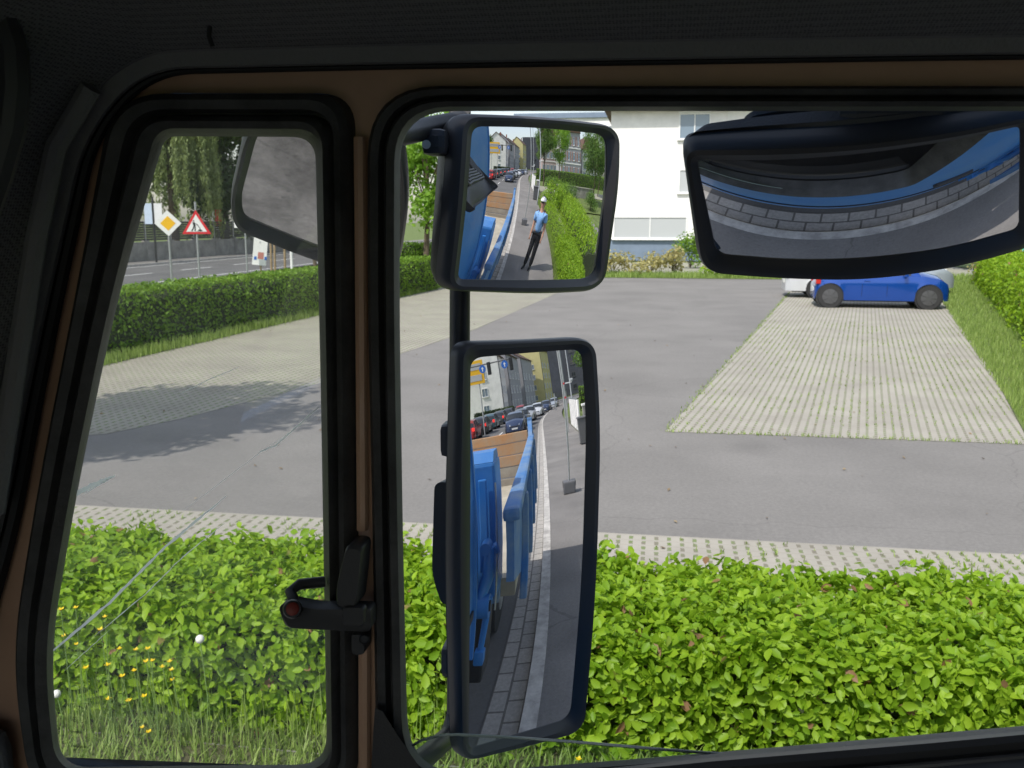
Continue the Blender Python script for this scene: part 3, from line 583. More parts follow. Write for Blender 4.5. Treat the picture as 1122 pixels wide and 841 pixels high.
    for wx in (wf, wr_):
        for s in (-1, 1):
            wh = MB(); wh.tube([(0, -.09, 0), (0, -.10, 0), (0, .10, 0), (0, .09, 0)], [wr - .03, wr, wr, wr - .03], 28)
            ty = wh.build('wheel', M_tyre, root, smooth=True); ty.location = (wx, s * (W / 2 - .09), wr)
            rm = MB(); yo = s * .104; rm.tube([(0, yo - s * .02, 0), (0, yo, 0)], wr * .66, 24); rm.tube([(0, yo, 0), (0, yo + s * .012, 0)], [wr * .62, wr * .2], 24)
            for k in range(7):
                a = k * 2 * pi / 7; rm.box((cos(a) * wr * .38, yo + s * .008, sin(a) * wr * .38), (wr * .5, .02, .035), M=Matrix.Rotation(-a, 3, 'Y'))
            rm.build('rim', M_rim, ty, smooth=True)
    for s in (-1, 1):
        e = hw(xf - .12); b = MB(); 
        b.add([(xf - .02, s * e * .52, .58), (xf - .24, s * (e + .012), .60), (xf - .36, s * (e + .022), .76), (xf - .09, s * e * .58, .70)], [(0, 1, 2, 3)])
        b.add([(xf + .012, s * e * .52, .58), (xf - .215, s * (e + .035), .60), (xf - .345, s * (e + .03), .785), (xf - .075, s * e * .58, .72)], [(0, 1, 2, 3)])
        b.f += [tuple(len(b.v) - 8 + i for i in f) for f in [(0, 1, 5, 4), (1, 2, 6, 5), (2, 3, 7, 6), (3, 0, 4, 7)]]; b.m += [0] * 4
        b.build('headlight', M_lamp, root); MB().box((xf - .36, s * (e + .018), .86), (.07, .02, .03), b=.008).build('side_indicator', M_lamp, root)
        r = hw(xr + .06); MB().box((xr + .07, s * r * .93, .82), (.14, .20, .26), b=.03).build('tail_light', M_tail if lit else M_tailoff, root)
        MB().box((xr + L * .66, s * (W / 2 + .07), .98), (.10, .17, .11), b=.03).build('wing_mirror', paint, root)
        MB().box((xr + L * .38, s * (W / 2 - .012), .80), (.17, .03, .03), b=.01).build('door_handle', paint, root)
        for tt in (.345, .53): MB().tube([(xr + L * tt, s * (W / 2 * 1.0 - .022), .36), (xr + L * tt, s * (W / 2 + .0005), .62), (xr + L * tt, s * (W / 2 * .953), .9)], .004, 4).build('door_seam', M_dark, root)
    MB().box((xf + .005, 0, .40), (.03, .5, .11), b=.004).build('number_plate', M_plate, root)
    MB().box((xr - .006, 0, .52), (.03, .5, .11), b=.004).build('number_plate', M_plate, root)
    MB().box((xf - .005, 0, .55), (.04, W * .5, .08), b=.02).build('grille', M_dark, root)
    return root
CB = carpaint('blue_car_paint', (.004, .055, .30), .18); CW = carpaint('white_car_paint', (.62, .64, .66)); CS = carpaint('silver_blue_car_paint', (.34, .38, .43)); CR = carpaint('red_car_paint', (.35, .02, .02))
CD = carpaint('dark_grey_car_paint', (.045, .055, .06)); CN = carpaint('dark_blue_car_paint', (.03, .05, .11)); CG = carpaint('teal_car_paint', (.05, .11, .13)); CK = carpaint('black_car_paint', (.015, .015, .017)); CL = carpaint('light_silver_car_paint', (.38, .40, .42))
a1, a2 = gp(910, 337.5), gp(1018, 337.5)
ang = atan2(.45, 2.86)
make_car('parked_car', 'bright blue hatchback parked on the grass pavers, seen from its side', CB, (6.52, 28.7, 0), -.06, L=3.72, wb=2.70, fo=.61, W=1.72, Hh=1.56, wr=.335)
make_car('parked_car', 'white car parked behind the blue hatchback with only its rear showing', CW, (6.45, 32.2, 0), -.03, L=4.4, wb=2.6)
make_car('parked_car', 'pale blue silver car whose bonnet shows behind the nose of the blue hatchback', CS, (7.95, 34.4, 0), 0, L=4.5, wb=2.65)
make_car('parked_car', 'red car parked beyond the hedge left of the double mirror pole', CR, (-9.2, 46.2, 0), radians(170), L=4.2)

# ================================================================== BUILDINGS
M_wallw = mat('white_render', (.78, .77, .75), .85, var=.09, scale=.9, bump=.15, bscale=30)
M_wallgb = mat('blue_grey_render', (.17, .22, .30), .8, var=.08, scale=2)
M_frame = mat('white_window_frame', (.78, .78, .77), .5)
M_pane = mat('window_pane', (.16, .22, .29), .08, spec=.8)
M_blind = mat('grey_blind', (.42, .44, .45), .6)
M_tile = mat('brown_roof_tiles', (.13, .075, .055), .8, var=.25, scale=3)
M_tileo = mat('orange_roof_tiles', (.34, .16, .10), .8, var=.25, scale=3)
M_gwall = mat('grey_render', (.34, .34, .36), .85, var=.07, scale=.8)
M_ywall = mat('yellow_render', (.55, .50, .24), .85, var=.07, scale=.8)
M_cream = mat('cream_render', (.55, .50, .38), .85, var=.05, scale=.6)
M_brick = mat('red_brick', (.30, .12, .08), .85, var=.2, scale=9)
M_shadefront = mat('shaded_facade', (.045, .05, .065), .6, var=.25, scale=1.2)  # dark tone puts the shade on the street fronts into the colour
M_conc = mat('weathered_concrete', (.27, .26, .24), .9, var=.3, scale=1.5, bump=.3, bscale=12)
def window(root, c, wdt, h, d, m=None, shutter=False, nb=1, fm=None):
    """window in a wall; c centre on the wall face; d outward unit (x,y)"""
    d = Vector((d[0], d[1], 0)).normalized(); a = atan2(d.y, d.x) - pi / 2; R = Matrix.Rotation(a, 3, 'Z'); c = Vector(c)
    f = MB(); fw = .07
    for (ox, oz, sx, sz) in ((0, h / 2, wdt + fw, fw), (0, -h / 2, wdt + fw, fw), (-wdt / 2, 0, fw, h - fw), (wdt / 2, 0, fw, h - fw)):
        f.box(c + R @ Vector((ox, .03, oz)), (sx, .12, sz), M=R)
    for k in range(1, nb + 1):
        f.box(c + R @ Vector((-wdt / 2 + wdt * k / (nb + 1), .03, 0)), (fw * .8, .10, h - fw), M=R)
    w_ = f.build('window', fm or M_frame, root)
    MB().box(c + R @ Vector((0, .012, 0)), (wdt - .02, .04, h - .02), M=R).build('pane', m or M_pane, w_)
    MB().box(c + R @ Vector((0, .08, -h / 2 - .07)), (wdt + .25, .2, .06), M=R).build('sill', fm or M_frame, w_)
    if shutter: MB().box(c + R @ Vector((0, .09, h / 2 + .22)), (wdt + .16, .22, .34), b=.02, M=R).build('shutter_box', M_frame, w_)
    return w_
# pale building across the lot
b = empty('apartment_building', (2.85, 65, 0), 0, 'bright white rendered building across the parking lot with a blue grey base', 'building')
def P(o, p): o.parent = p; return o
def L_(root, x, y, z=0): return (x - root.location.x, y - root.location.y, z)
MB().box((0, 0, 5.6), (12, 10, 8.4)).build('wall', M_wallw, b); MB().box((0, .0, .7), (11.9, 9.92, 1.4)).build('base', M_wallgb, b)
MB().prism([(-6.5, 9.5), (6.5, 9.5), (6.3, 9.75), (0, 12.6), (-6.3, 9.75)], 'y', -5.7, 5.7).build('roof', M_tile, b)
MB().tube([(4.9, -5.12, .1), (4.9, -5.12, 9.4)], .06, 8).build('downpipe', M_metal, b); MB().box((0, -5.0, 1.42), (12.06, .10, .09)).build('plinth_band', M_frame, b)
MB().tube([(6.25, -5.75, 9.45), (-6.25, -5.75, 9.45)], .09, 8).build('gutter', M_metal, b)
window(b, (-.80, -5, 8.35), 1.85, 1.5, (0, -1), shutter=True)
window(b, (2.35, -5, 8.45), 2.2, 1.5, (0, -1), m=M_wallw, shutter=True, nb=0); window(b, (-.75, -5, 5.0), 1.8, 1.4, (0, -1), m=M_blind, nb=0)
window(b, (2.6, -5, 5.0), 1.8, 1.4, (0, -1), shutter=True)
window(b, (-3.4, -5, 2.1), 4.6, 1.35, (0, -1), m=M_blind, nb=1); window(b, (2.0, -5, 2.1), 4.6, 1.35, (0, -1), m=M_blind, nb=1)
# far houses left and centre
b = empty('house', (-14.0, 86, 0), 0, 'far cream house with an orange tiled roof, seen left of the stacked mirrors', 'house')
MB().box((0, 0, 3.4), (9, 8, 6.8)).build('wall', M_cream, b); MB().prism([(-4.9, 6.8), (4.9, 6.8), (0, 10.6)], 'y', -4.4, 4.4).build('roof', M_tileo, b)
for x in (-2.6, 0, 2.6):
    for z in (1.8, 4.8): window(b, (x, -4, z), 1.2, 1.3, (0, -1))
b = empty('warehouse', (-9, 120, 0), 0, 'far pale hall with a flat blue grey roof edge, left of the white building', 'building')
MB().box((0, 0, 7.4), (17, 12, 14.8)).build('wall', M_wallw, b); MB().box((0, 0, 15.1), (17.6, 12.6, .6)).build('roof', M_wallgb, b)
for x in (-6, -2, 2, 6):
    for z in (5, 9, 13): window(b, (x, -6, z), 2.2, 1.6, (0, -1), nb=1)
# wall + fence beyond the side street
wl = empty('garden_wall', (-31.4, 50, 0), 0, 'weathered concrete wall along the far side of the side street', 'wall')
MB().box((0, 0, .62), (.28, 110, 1.24)).build('wall', M_conc, wl)
cp = MB()
for k in range(37): cp.box((0, -54 + k * 3, .66), (.36, .34, 1.34), b=.02)
cp.build('pilasters', M_conc, wl)
fn = empty('slat_fence', (-31.4, 50, 1.24), 0, 'dark slatted fence standing on the concrete wall', 'fence')
sl = MB()
for k in range(8): sl.box((0, 0, .15 + k * .15), (.04, 110, .12))
sl.build('slat_panel', mat('dark_fence', (.06, .055, .05), .8, var=.2, scale=4), fn)
for k in range(37): MB().box((0, -54 + k * 3, .65), (.09, .09, 1.3)).build('post', M_metal, fn)

# ---- street signs ahead
M_sw = mat('sign_white', (.78, .78, .78), .4); M_sy = mat('sign_yellow', (.80, .45, .01), .4); M_sr = mat('sign_red', (.62, .02, .03), .4); M_sk = mat('sign_black', (.01, .01, .01), .5); M_sb = mat('sign_blue', (.02, .13, .50), .4)
def facing(o, p):  # turn local -y towards the lot (camera side), upright
    o.rotation_euler = (0, 0, atan2(-p[0], p[1]) * 1.0)
def pole(root, h, r=.035, m=None): MB().tube([(0, .05, 0), (0, .05, h)], r, 10).build('pole', m or M_metal, root, smooth=True)
x, y = at(184, 245, 29)[:2]; s = empty('priority_road_sign', (x, y, 0), .45, 'diamond priority road sign, yellow centre on white, on a grey pole', 'road sign')
pole(s, 2.5)
def ngon(pts, y0, y1): return MB().prism(pts, 'y', y0, y1)
dm = lambda r: [(r, 0), (0, r), (-r, 0), (0, -r)]
zc = 2.44
sh = lambda pts, z=zc: [(p[0], p[1] + z) for p in pts]
ngon(sh(dm(.43)), -.005, .012).build('sign_plate', M_sw, s); ngon(sh(dm(.245)), -.011, -.0055).build('yellow_diamond', M_sy, s)
x, y = at(215, 245, 29)[:2]; s = empty('roadworks_sign', (x, y, 0), .45, 'red bordered triangular roadworks sign with a digging figure, on a grey pole', 'road sign')
pole(s, 3.15)
tr = lambda r, z: [(-r, z - r * .577), (r, z - r * .577), (0, z + r * 1.155)]
ngon(tr(.46, 2.35), -.005, .012).build('sign_plate', M_sr, s); ngon(tr(.33, 2.35), -.011, -.0055).build('white_field', M_sw, s)
pg = MB(); pg.prism([(.02, 2.18), (.20, 2.18), (.11, 2.26)], 'y', -.017, -.0115)
pg.prism([(-.10, 2.54), (-.06, 2.54), (-.05, 2.50), (-.09, 2.49)], 'y', -.017, -.0115)
pg.prism([(-.12, 2.48), (-.05, 2.47), (-.02, 2.36), (-.09, 2.34)], 'y', -.017, -.0115)
pg.prism([(-.09, 2.34), (-.05, 2.35), (-.13, 2.18), (-.17, 2.18)], 'y', -.017, -.0115); pg.prism([(-.055, 2.345), (-.02, 2.35), (-.03, 2.18), (-.065, 2.18)], 'y', -.017, -.0115)
pg.prism([(-.06, 2.46), (-.05, 2.43), (.06, 2.36), (.07, 2.38)], 'y', -.017, -.0115); pg.prism([(.0, 2.42), (.015, 2.43), (.13, 2.26), (.115, 2.25)], 'y', -.017, -.0115)
pg.build('digger_pictogram', M_sk, s)
x, y = at(168, 235, 50.8)[:2]; s = empty('bus_stop_sign', (x, y, 0), .45, 'two tall narrow white panels on a dark pole beside the diamond sign', 'sign')
MB().tube([(0, 0, 0), (0, 0, 3.9)], .06, 8).build('pole', M_dark, s); MB().box((-.28, 0, 2.95), (.42, .05, 1.2)).build('left_panel', mat('pale_blue_panel', (.55, .65, .78), .4), s); MB().box((.26, 0, 2.95), (.46, .05, 1.2)).build('right_panel', M_sw, s)
x, y = at(268, 243, 30)[:2]; s = empty('street_name_sign', (x, y, 0), .40, 'small white street name sign on a thin grey pole, left of the leaning poster', 'road sign')
pole(s, 2.55, .03); MB().box((.08, 0, 2.45), (.86, .03, .34), b=.01).build('sign_plate', M_sw, s)
tx = MB()
for k in range(9): tx.box((-.16 + k * .055, -.018, 2.44), (.035, .004, .05 + .03 * (k % 2)))
tx.build('lettering', M_sk, s)
x, y = at(285, 278, 31)[:2]; s = empty('poster_board', (x, y, 0), .40, 'leaning white poster board with a small picture behind the hedge', 'poster')
R5 = Matrix.Rotation(radians(7), 3, 'Y')
MB().box((0, 0, 1.45), (.48, .04, .98), M=R5).build('board', M_sw, s); MB().box((.02, -.024, 1.30), (.20, .008, .24), M=R5).build('picture', mat('poster_picture', (.45, .18, .15), .6), s)
MB().box((-.17, -.024, 1.22), (.09, .008, .12), M=R5).build('blue_mark', M_sb, s); MB().box((.18, -.024, 1.20), (.08, .008, .12), M=R5).build('blue_mark', M_sb, s); MB().box((0.02, -.024, 1.77), (.05, .008, .06), M=R5).build('crest', M_blind, s)
MB().tube([(.0, .05, 0), (.0, .05, 1.3)], .03, 8).build('post', M_wood2, s)
for px, lb in ((297, 'wooden tree stake beside the leaning poster, left one of three'), (301, 'wooden tree stake, middle one of three'), (312, 'wooden tree stake, right one of three')):
    x, y = at(px, 290, 34)[:2]; o = MB().tube([(0, 0, 0), (.03, 0, 2.25)], [.05, .045], 8).build('tree_stake', M_wood2); o.location = (x, y, 0); tag(o, lb, 'stake', 'stakes round the young maple')
x, y = at(319, 275, 32)[:2]; s = empty('road_sign', (x, y, 0), .4, 'small white sign with a pale grey pole half hidden under the front mirror', 'road sign'); pole(s, 2.0, .05, M_sw); MB().box((-.06, 0, 1.9), (.34, .03, .3)).build('sign_plate', M_sw, s)
x, y = at(239, 235, 63.5)[:2]; s = empty('advertising_sign', (x, y, 0), .4, 'red and white advertising panel glimpsed between the dark conifers', 'sign')
MB().box((0, 0, 2.75), (.42, .08, 1.2)).build('red_board', M_sr, s); MB().box((-.34, 0, 2.9), (.16, .08, .9)).build('white_board', M_sw, s); MB().box((0, -.05, 1.98), (.44, .05, .2)).build('white_footer', M_sw, s); MB().tube([(0, .08, 0), (0, .08, 2)], .06, 8).build('pole', M_metal, s)
x, y = at(1105, 272, 46)[:2]; s = empty('advertising_banner', (x, y, 0), -.3, 'red, white and turquoise banner behind the right hedge', 'banner')
for k, (c_, nm) in enumerate([(M_sr, 'red_panel'), (M_sw, 'white_panel'), (mat('turquoise_sheet', (.06, .42, .5), .5), 'turquoise_panel'), (M_sr, 'red_panel')]):
    MB().box((-1.1 + k * .75, 0, 1.45), (.73, .06, 1.0 + .1 * (k % 2))).build(nm, c_, s)
for k in (-1.4, 1.5): MB().tube([(k, .06, 0), (k, .06, 2.0)], .05, 8).build('post', M_metal, s)
# ================================================================== THE STREET BEHIND THE TRUCK (seen in the mirrors)
hed = lambda x: atan2(cslope(x), 1)
def queue(x, y, paint, label, away, L=4.3, **k):
    make_car('car', label, paint, (x, y, -.01), hed(x) + (0 if away else pi), L=L, wb=L * .61, lit=away, group='cars waiting behind the truck' if not away else 'cars driving away with brake lights on', **k)
for a in [(37.5, -5.3, CR, 'dark red car, nearest of the queue driving away'), (43.2, -5.0, CK, 'black car with brake lights, behind the dark red one'), (49.5, -4.8, CG, 'teal car in the queue driving away'),
          (57, -4.3, CD, 'dark grey car with three brake lights lit in the queue driving away'), (64, -3.6, CK, 'black car farther along the queue driving away'), (72, -2.0, CR, 'red car farthest in the queue driving away')]:
    queue(*a, True, Hh=1.52)
for a in [(36.5, -1.0, CN, 'dark blue car first in line behind the truck, headlights toward it'), (43.5, -.8, CD, 'tall grey estate car second in line behind the truck'), (51, -.2, CL, 'silver car third in line behind the truck'), (59, .9, CW, 'white car fourth in line behind the truck'), (67, 2.3, CN, 'dark car fifth in line behind the truck'), (75, 4.0, CS, 'pale blue car last in line behind the truck')]:
    queue(*a, False, estate=('estate' in a[3]))
# houses on the left of that street
def house(label, loc, rz, lx, ly, h, roofh, m, rm, rows, cols, side_cols, name='apartment_house', group=None):
    """body lx along local x, gables at both x ends, side wall windows on +y, gable windows on -x"""
    b = empty(name, loc, rz, label, 'building', group)
    MB().prism([(-ly / 2, 0), (ly / 2, 0), (ly / 2, h), (0, h + roofh), (-ly / 2, h)], 'x', -lx / 2, lx / 2).build('wall', m, b)
    o = .35; r = MB()
    for s in (-1, 1):
        n = Vector((0, s * roofh, ly / 2)).normalized() * .16; e = Vector((0, s * (ly / 2 + o), h - o * roofh / (ly / 2) + .05)); t = Vector((0, 0, h + roofh + .05))
        q = [Vector((x, 0, 0)) for x in (-lx / 2 - .25, lx / 2 + .25)]
        r.add([q[0] + e, q[1] + e, q[1] + t, q[0] + t, q[0] + e + n, q[1] + e + n, q[1] + t + n, q[0] + t + n], [(0, 1, 2, 3), (4, 7, 6, 5), (0, 4, 5, 1), (1, 5, 6, 2), (2, 6, 7, 3), (3, 7, 4, 0)])
    ro = r.build('roof', rm, b); MB().box((lx * .2, ly * .12, h + roofh + .3), (.8, .6, 1.3)).build('chimney', M_brick, ro)
    for k in range(rows):
        z = 1.7 + k * 2.85
        for c in cols: window(b, (-lx / 2, c * ly, z), 1.15, 1.35, (-1, 0))
        for c in side_cols: window(b, (c * lx, ly / 2, z), 1.25, 1.4, (0, 1), nb=1)
    MB().tube([(-lx * .5 + .3, ly / 2 + .09, 0), (-lx * .5 + .3, ly / 2 + .09, h)], .07, 6).build('downpipe', M_grey, b)
    return b
house('white gabled apartment house with a brown roof beside the street behind the truck', (90.5, -10.6, 0), .02, 11, 9.0, 10.4, 2.9, M_wallw, M_tile, 3, [.12], [-.3, 0, .3])
house('first grey apartment house, next to the white gabled one', (108, -9.4, 0), .10, 19, 10, 11.5, 3.2, M_gwall, M_tile, 3, [.2, -.2], [-.38, -.16, .1, .36], group='grey apartment houses')
house('second grey apartment house, next to the yellow one', (131, -6.2, 0), .14, 21, 10, 11.8, 3.2, M_gwall, M_tile, 3, [.3, -.2], [-.38, -.16, .1, .36], group='grey apartment houses')
house('yellow apartment house beyond the two grey ones', (154, .4, 0), .22, 20, 11, 14.5, 3.8, M_ywall, M_tile, 4, [.2, -.2], [-.38, -.16, .1, .36])
b = empty('office_block', (182, 22, 0), .2, 'block in painted shade closing the view at the end of the street behind the truck', 'building')
MB().box((0, 0, 11), (14, 34, 22)).build('wall', M_shadefront, b)  # facade lies in shade, painted into its dark colour
for k in range(4):
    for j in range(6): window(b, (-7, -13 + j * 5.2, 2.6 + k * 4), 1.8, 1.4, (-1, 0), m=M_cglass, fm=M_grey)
s = empty('shaded_front_slab', (60, 4.6, 0), .12, 'tall dark slab for a shaded building front beside the sidewalk far behind the truck', 'sign')  # slab stands for a shaded building front, its shade put into the colour
MB().box((0, 0, 5.4), (.25, 2.3, 6.6)).build('board', M_shadefront, s); MB().tube([(0, -.9, 0), (0, -.9, 2.2)], .09, 8).build('leg', M_metal, s); MB().tube([(0, .9, 0), (0, .9, 2.2)], .09, 8).build('leg', M_metal, s)
hedge('trimmed_hedge', 'dark hedge in front of the white gabled house behind the truck', (78, -11), (84, -4.2), 1.2, 1.5, 0, 1600, .2, L_dark, M_core, seed=12)
tree('big pale tree left of the white gabled house behind the truck', (76, -15, 0), 15, 4.2, 4, 6500, .4, L_tree, seed=90, trunk_r=.3)
# villas and gardens on the right
def villa(label, loc, lx, ly, h, m, acc, name='villa'):
    b = empty(name, loc, 0, label, 'building')
    MB().box((0, 0, h / 2), (lx, ly, h)).build('wall', m, b)
    t = MB(); t.prism([(-ly / 2 - .4, h), (ly / 2 + .4, h), (ly / 2 - 2, h + 3.2), (-ly / 2 + 2, h + 3.2)], 'x', -lx / 2 - .4, lx / 2 + .4); t.build('roof', M_tile, b)
    for z in (h * .36, h * .68): MB().box((0, 0, z), (lx + .25, ly + .25, .28)).build('cornice', M_wallw, b)
    for k in range(3):
        z = h * (.2 + .31 * k)
        for j in range(4):
            y_ = -ly * .38 + j * ly * .253; window(b, (-lx / 2, y_, z), 1.2, 1.9, (-1, 0), nb=1)
            for s_ in (-1, 1): MB().box((-lx / 2 - .05, y_ + s_ * .85, z), (.12, .3, 2.2)).build('stone_jamb', acc, b)
    return b
villa('old villa with brick red stone strips beside its windows, behind the hedge', (68, 24.5, 0), 10, 11, 11.5, M_gwall, M_brick)
villa('white villa to the right of the one with brick strips', (72, 40, 0), 10, 14, 8.2, M_wallw, M_gwall)
villa('pale pinkish villa left of the one with brick strips', (86, 17.0, 0), 12, 8.5, 12.5, mat('pink_render', (.42, .33, .31), .85), M_gwall)
hedge('trimmed_hedge', 'long trimmed hedge crossing in front of the villas behind the truck', (47, 6.2), (44, 44), 1.4, 2.15, 0, 14000, .19, L_box, M_core, seed=14)
w1 = empty('low_wall', (25.5, 12.5, 0), 0, 'low concrete wall across the garden between the two hedges', 'wall')
MB().box((0, 0, .5), (.3, 9, 1.0)).build('wall', M_conc, w1); MB().box((0, 0, 1.03), (.42, 9.2, .07), b=.01).build('coping', M_conc, w1)
for i, (x, y, h, r, cz, lb) in enumerate([(35.5, 6.9, 9.6, 2.7, 2.6, 'slim street tree nearest the sidewalk behind the truck'), (36.5, 11.2, 10.2, 3.3, 2.5, 'slim street tree second from the sidewalk behind the truck'), (21.5, 14.9, 7.4, 3.4, 1.5, 'broad garden tree at the right edge of the upper mirror'), (30, 22, 9, 3.6, 2.2, 'large tree in front of the white villa')]):
    tree(lb, (x, y, 0), h, r, cz, 9500, .20, L_tree if i != 1 else L_maple, seed=94 + i, trunk_r=.12, clumps=30)
for i, (x, y, r, h, m_, lb) in enumerate([(23.0, 6.4, 1.5, 1.9, L_tree, 'round bush at the corner of the driveway behind the truck'), (24, 9.2, 1.4, 1.5, L_box, 'dark bush in front of the low wall'), (19.5, 8.6, 1.6, 1.7, L_tree, 'bush in the garden beside the end of the hedge'), (17.2, 6.6, 1.5, 1.6, L_box, 'dark bush behind the end of the hornbeam hedge'), (31, 9.5, 1.8, 1.6, L_box, 'spreading bush behind the low wall'), (18, 12.5, 1.6, 1.4, L_tree, 'garden bush nearest the broad tree')]):
    shrub(lb, (x, y, 0), r, h, 1300, .15, m_, 110 + i)
sheet('garden_ground', [(16.5, 5.15), (80, 6.5), (80, 60), (16.5, 60)], .02, M_grassg)
sheet('driveway_path', [(26.5, 3.622), (34, 3.622), (34, 30), (26.5, 30)], .06, M_gravel)
# street furniture along that sidewalk
def slab_post(label, loc, dims): o = MB().box((0, 0, dims[2] / 2), dims, b=.02).build('wall_panel', M_wallw); o.location = loc; return tag(o, label, 'wall')
s = empty('panel_fence', (25, 3.72, .1), 0, 'row of pale upright panels along the sidewalk behind the truck', 'fence')
for k in range(6): MB().box((k * 1.15 - .6, 0, .78), (.95, .10, 1.5), b=.01).build('panel', M_wallw, s); MB().box((k * 1.15 , 0, .82), (.12, .12, 1.64)).build('post', M_metal, s)
s = empty('gate_post', (19.9, 3.72, .1), 0, 'square pale stone gate post beside the dark bin', 'post'); MB().box((0, 0, .68), (.34, .34, 1.36), b=.01).build('shaft', M_conc, s); MB().box((0, 0, 1.4), (.42, .42, .09), b=.02).build('cap', M_wallw, s)
s = empty('wheelie_bin', (18.6, 3.42, .112), 0, 'dark grey wheeled bin standing on the sidewalk beside the gate post', 'bin')
MB().add([(-.22, -.25, .06), (.22, -.25, .06), (.22, .25, .06), (-.22, .25, .06), (-.28, -.33, .95), (.28, -.33, .95), (.28, .33, .95), (-.28, .33, .95)], [(3, 2, 1, 0), (4, 5, 6, 7), (0, 1, 5, 4), (1, 2, 6, 5), (2, 3, 7, 6), (3, 0, 4, 7)]).build('container', M_grey, s)
MB().box((0, 0, .99), (.62, .72, .07), b=.03).build('lid', M_grey, s)
for k in (-.24, .24): MB().tube([(.24, k, .1), (.24, k + .05, .1)], .1, 14).build('wheel', M_tyre, s)
def lamp(label, loc, h, grp): 
    s = empty('street_lamp', loc, 0, label, 'street lamp', grp); MB().tube([(0, 0, 0), (0, 0, 1.0), (0, 0, 1.05), (0, 0, h)], [.075, .075, .055, .04], 12).build('pole', M_metal, s, smooth=True)
    MB().tube([(0, 0, h), (0, -.3, h + .25), (0, -1.0, h + .32)], [.04, .035, .03], 8).build('arm', M_metal, s, smooth=True); MB().box((0, -1.3, h + .30), (.28, .62, .12), b=.04).build('lamp_head', M_blind, s)
lamp('tall pale street lamp at the edge of the sidewalk, nearest behind the truck', (16.2, 3.45, .1), 6.5, 'street lamps behind the truck'); lamp('second street lamp, farther along the sidewalk behind the truck', (33, 4.1, .1), 7.5, 'street lamps behind the truck')
s = empty('traffic_pole', (9.95, 1.98, .112), 0, 'thin grey pole with red bands in a square concrete foot on the sidewalk', 'pole')
MB().box((0, 0, .13), (.34, .34, .26), b=.03).build('concrete_foot', M_grey, s)
ft = MB()
for k in (-.11, 0, .11): ft.box((k, 0, .20), (.05, .36, .1), b=.01)
ft.build('foot_slots', M_dark, s); MB().tube([(0, 0, .2), (0, 0, 4.2)], .024, 10).build('pole', M_metal, s, smooth=True)
s = empty('barrier_pole', (25.5, 3.05, .112), 0, 'tall grey pole with two red rings and a short side arm, beside the pale panels', 'pole')
MB().tube([(0, 0, 0), (0, 0, 5.2)], .06, 10).build('pole', M_metal, s, smooth=True)
for z in (1.7, 2.4): MB().tube([(0, 0, z), (0, 0, z + .09)], .075, 12).build('red_ring', M_sr, s)
MB().box((0, .32, 2.44), (.05, .5, .06)).build('arm', M_sw, s); MB().box((0, .55, 2.55), (.2, .2, .16), b=.05).build('lamp', M_blind, s)
# signals over the road
s = empty('signal_gantry', (38.5, -7.2, 0), 0, 'traffic signal arm over the street behind the truck with blue arrow signs', 'traffic light')
MB().tube([(0, 0, 0), (0, 0, 5.3), (0, .3, 5.42), (0, 6.4, 5.45)], [.09, .08, .06, .05], 10).build('arm', M_grey, s, smooth=True)
for y_, n in ((4.2, 1), (6.3, 2)):
    h_ = MB().box((-.14, y_, 5.05), (.22, .34, .98), b=.05).build('signal_head', M_dark, s)
    for k, c_ in enumerate((M_sr, M_sy, M_dark)): MB().tube([(-.25, y_, 5.33 - k * .29), (-.30, y_, 5.33 - k * .29)], .10, 14).build('lens', M_dark, h_)
    r_ = MB().tube([(-.10, y_ - .62, 5.1), (-.13, y_ - .62, 5.1)], .31, 24).build('blue_arrow_sign', M_sb, s); 
    MB().add([(-.14, y_ - .62 - .04, 4.92), (-.14, y_ - .58, 4.92), (-.14, y_ - .58, 5.12), (-.14, y_ - .50, 5.12), (-.14, y_ - .62, 5.28), (-.14, y_ - .74, 5.12), (-.14, y_ - .66, 5.12)], [(0, 1, 2, 3, 4, 5, 6)]).build('arrow', M_sw, r_)
s = empty('direction_sign', (40.5, -7.0, 0), 0, 'large yellow direction board on posts left of the street behind the truck', 'road sign')
MB().box((0, 1.9, 5.1), (.06, 2.6, 1.9), b=.02).build('board', M_sy, s)
for z in (5.55, 4.65): MB().box((-.04, 1.9, z), (.02, 2.1, .5)).build('grey_field', M_blind, s)
for k in (1.2, 2.6): MB().tube([(.08, k, 0), (.08, k, 6)], .06, 8).build('post', M_metal, s)
s = empty('pedestrian_signal', (36, -6.9, .1), 0, 'pale pole with a small red signal on the left kerb behind the truck', 'traffic light')
MB().tube([(0, 0, 0), (0, 0, 3.2)], .06, 10).build('pole', M_sw, s); MB().box((-.1, 0, 2.7), (.2, .26, .6), b=.04).build('signal_head', M_dark, s); MB().tube([(-.19, 0, 2.85), (-.24, 0, 2.85)], .09, 12).build('lens', M_tail, s)

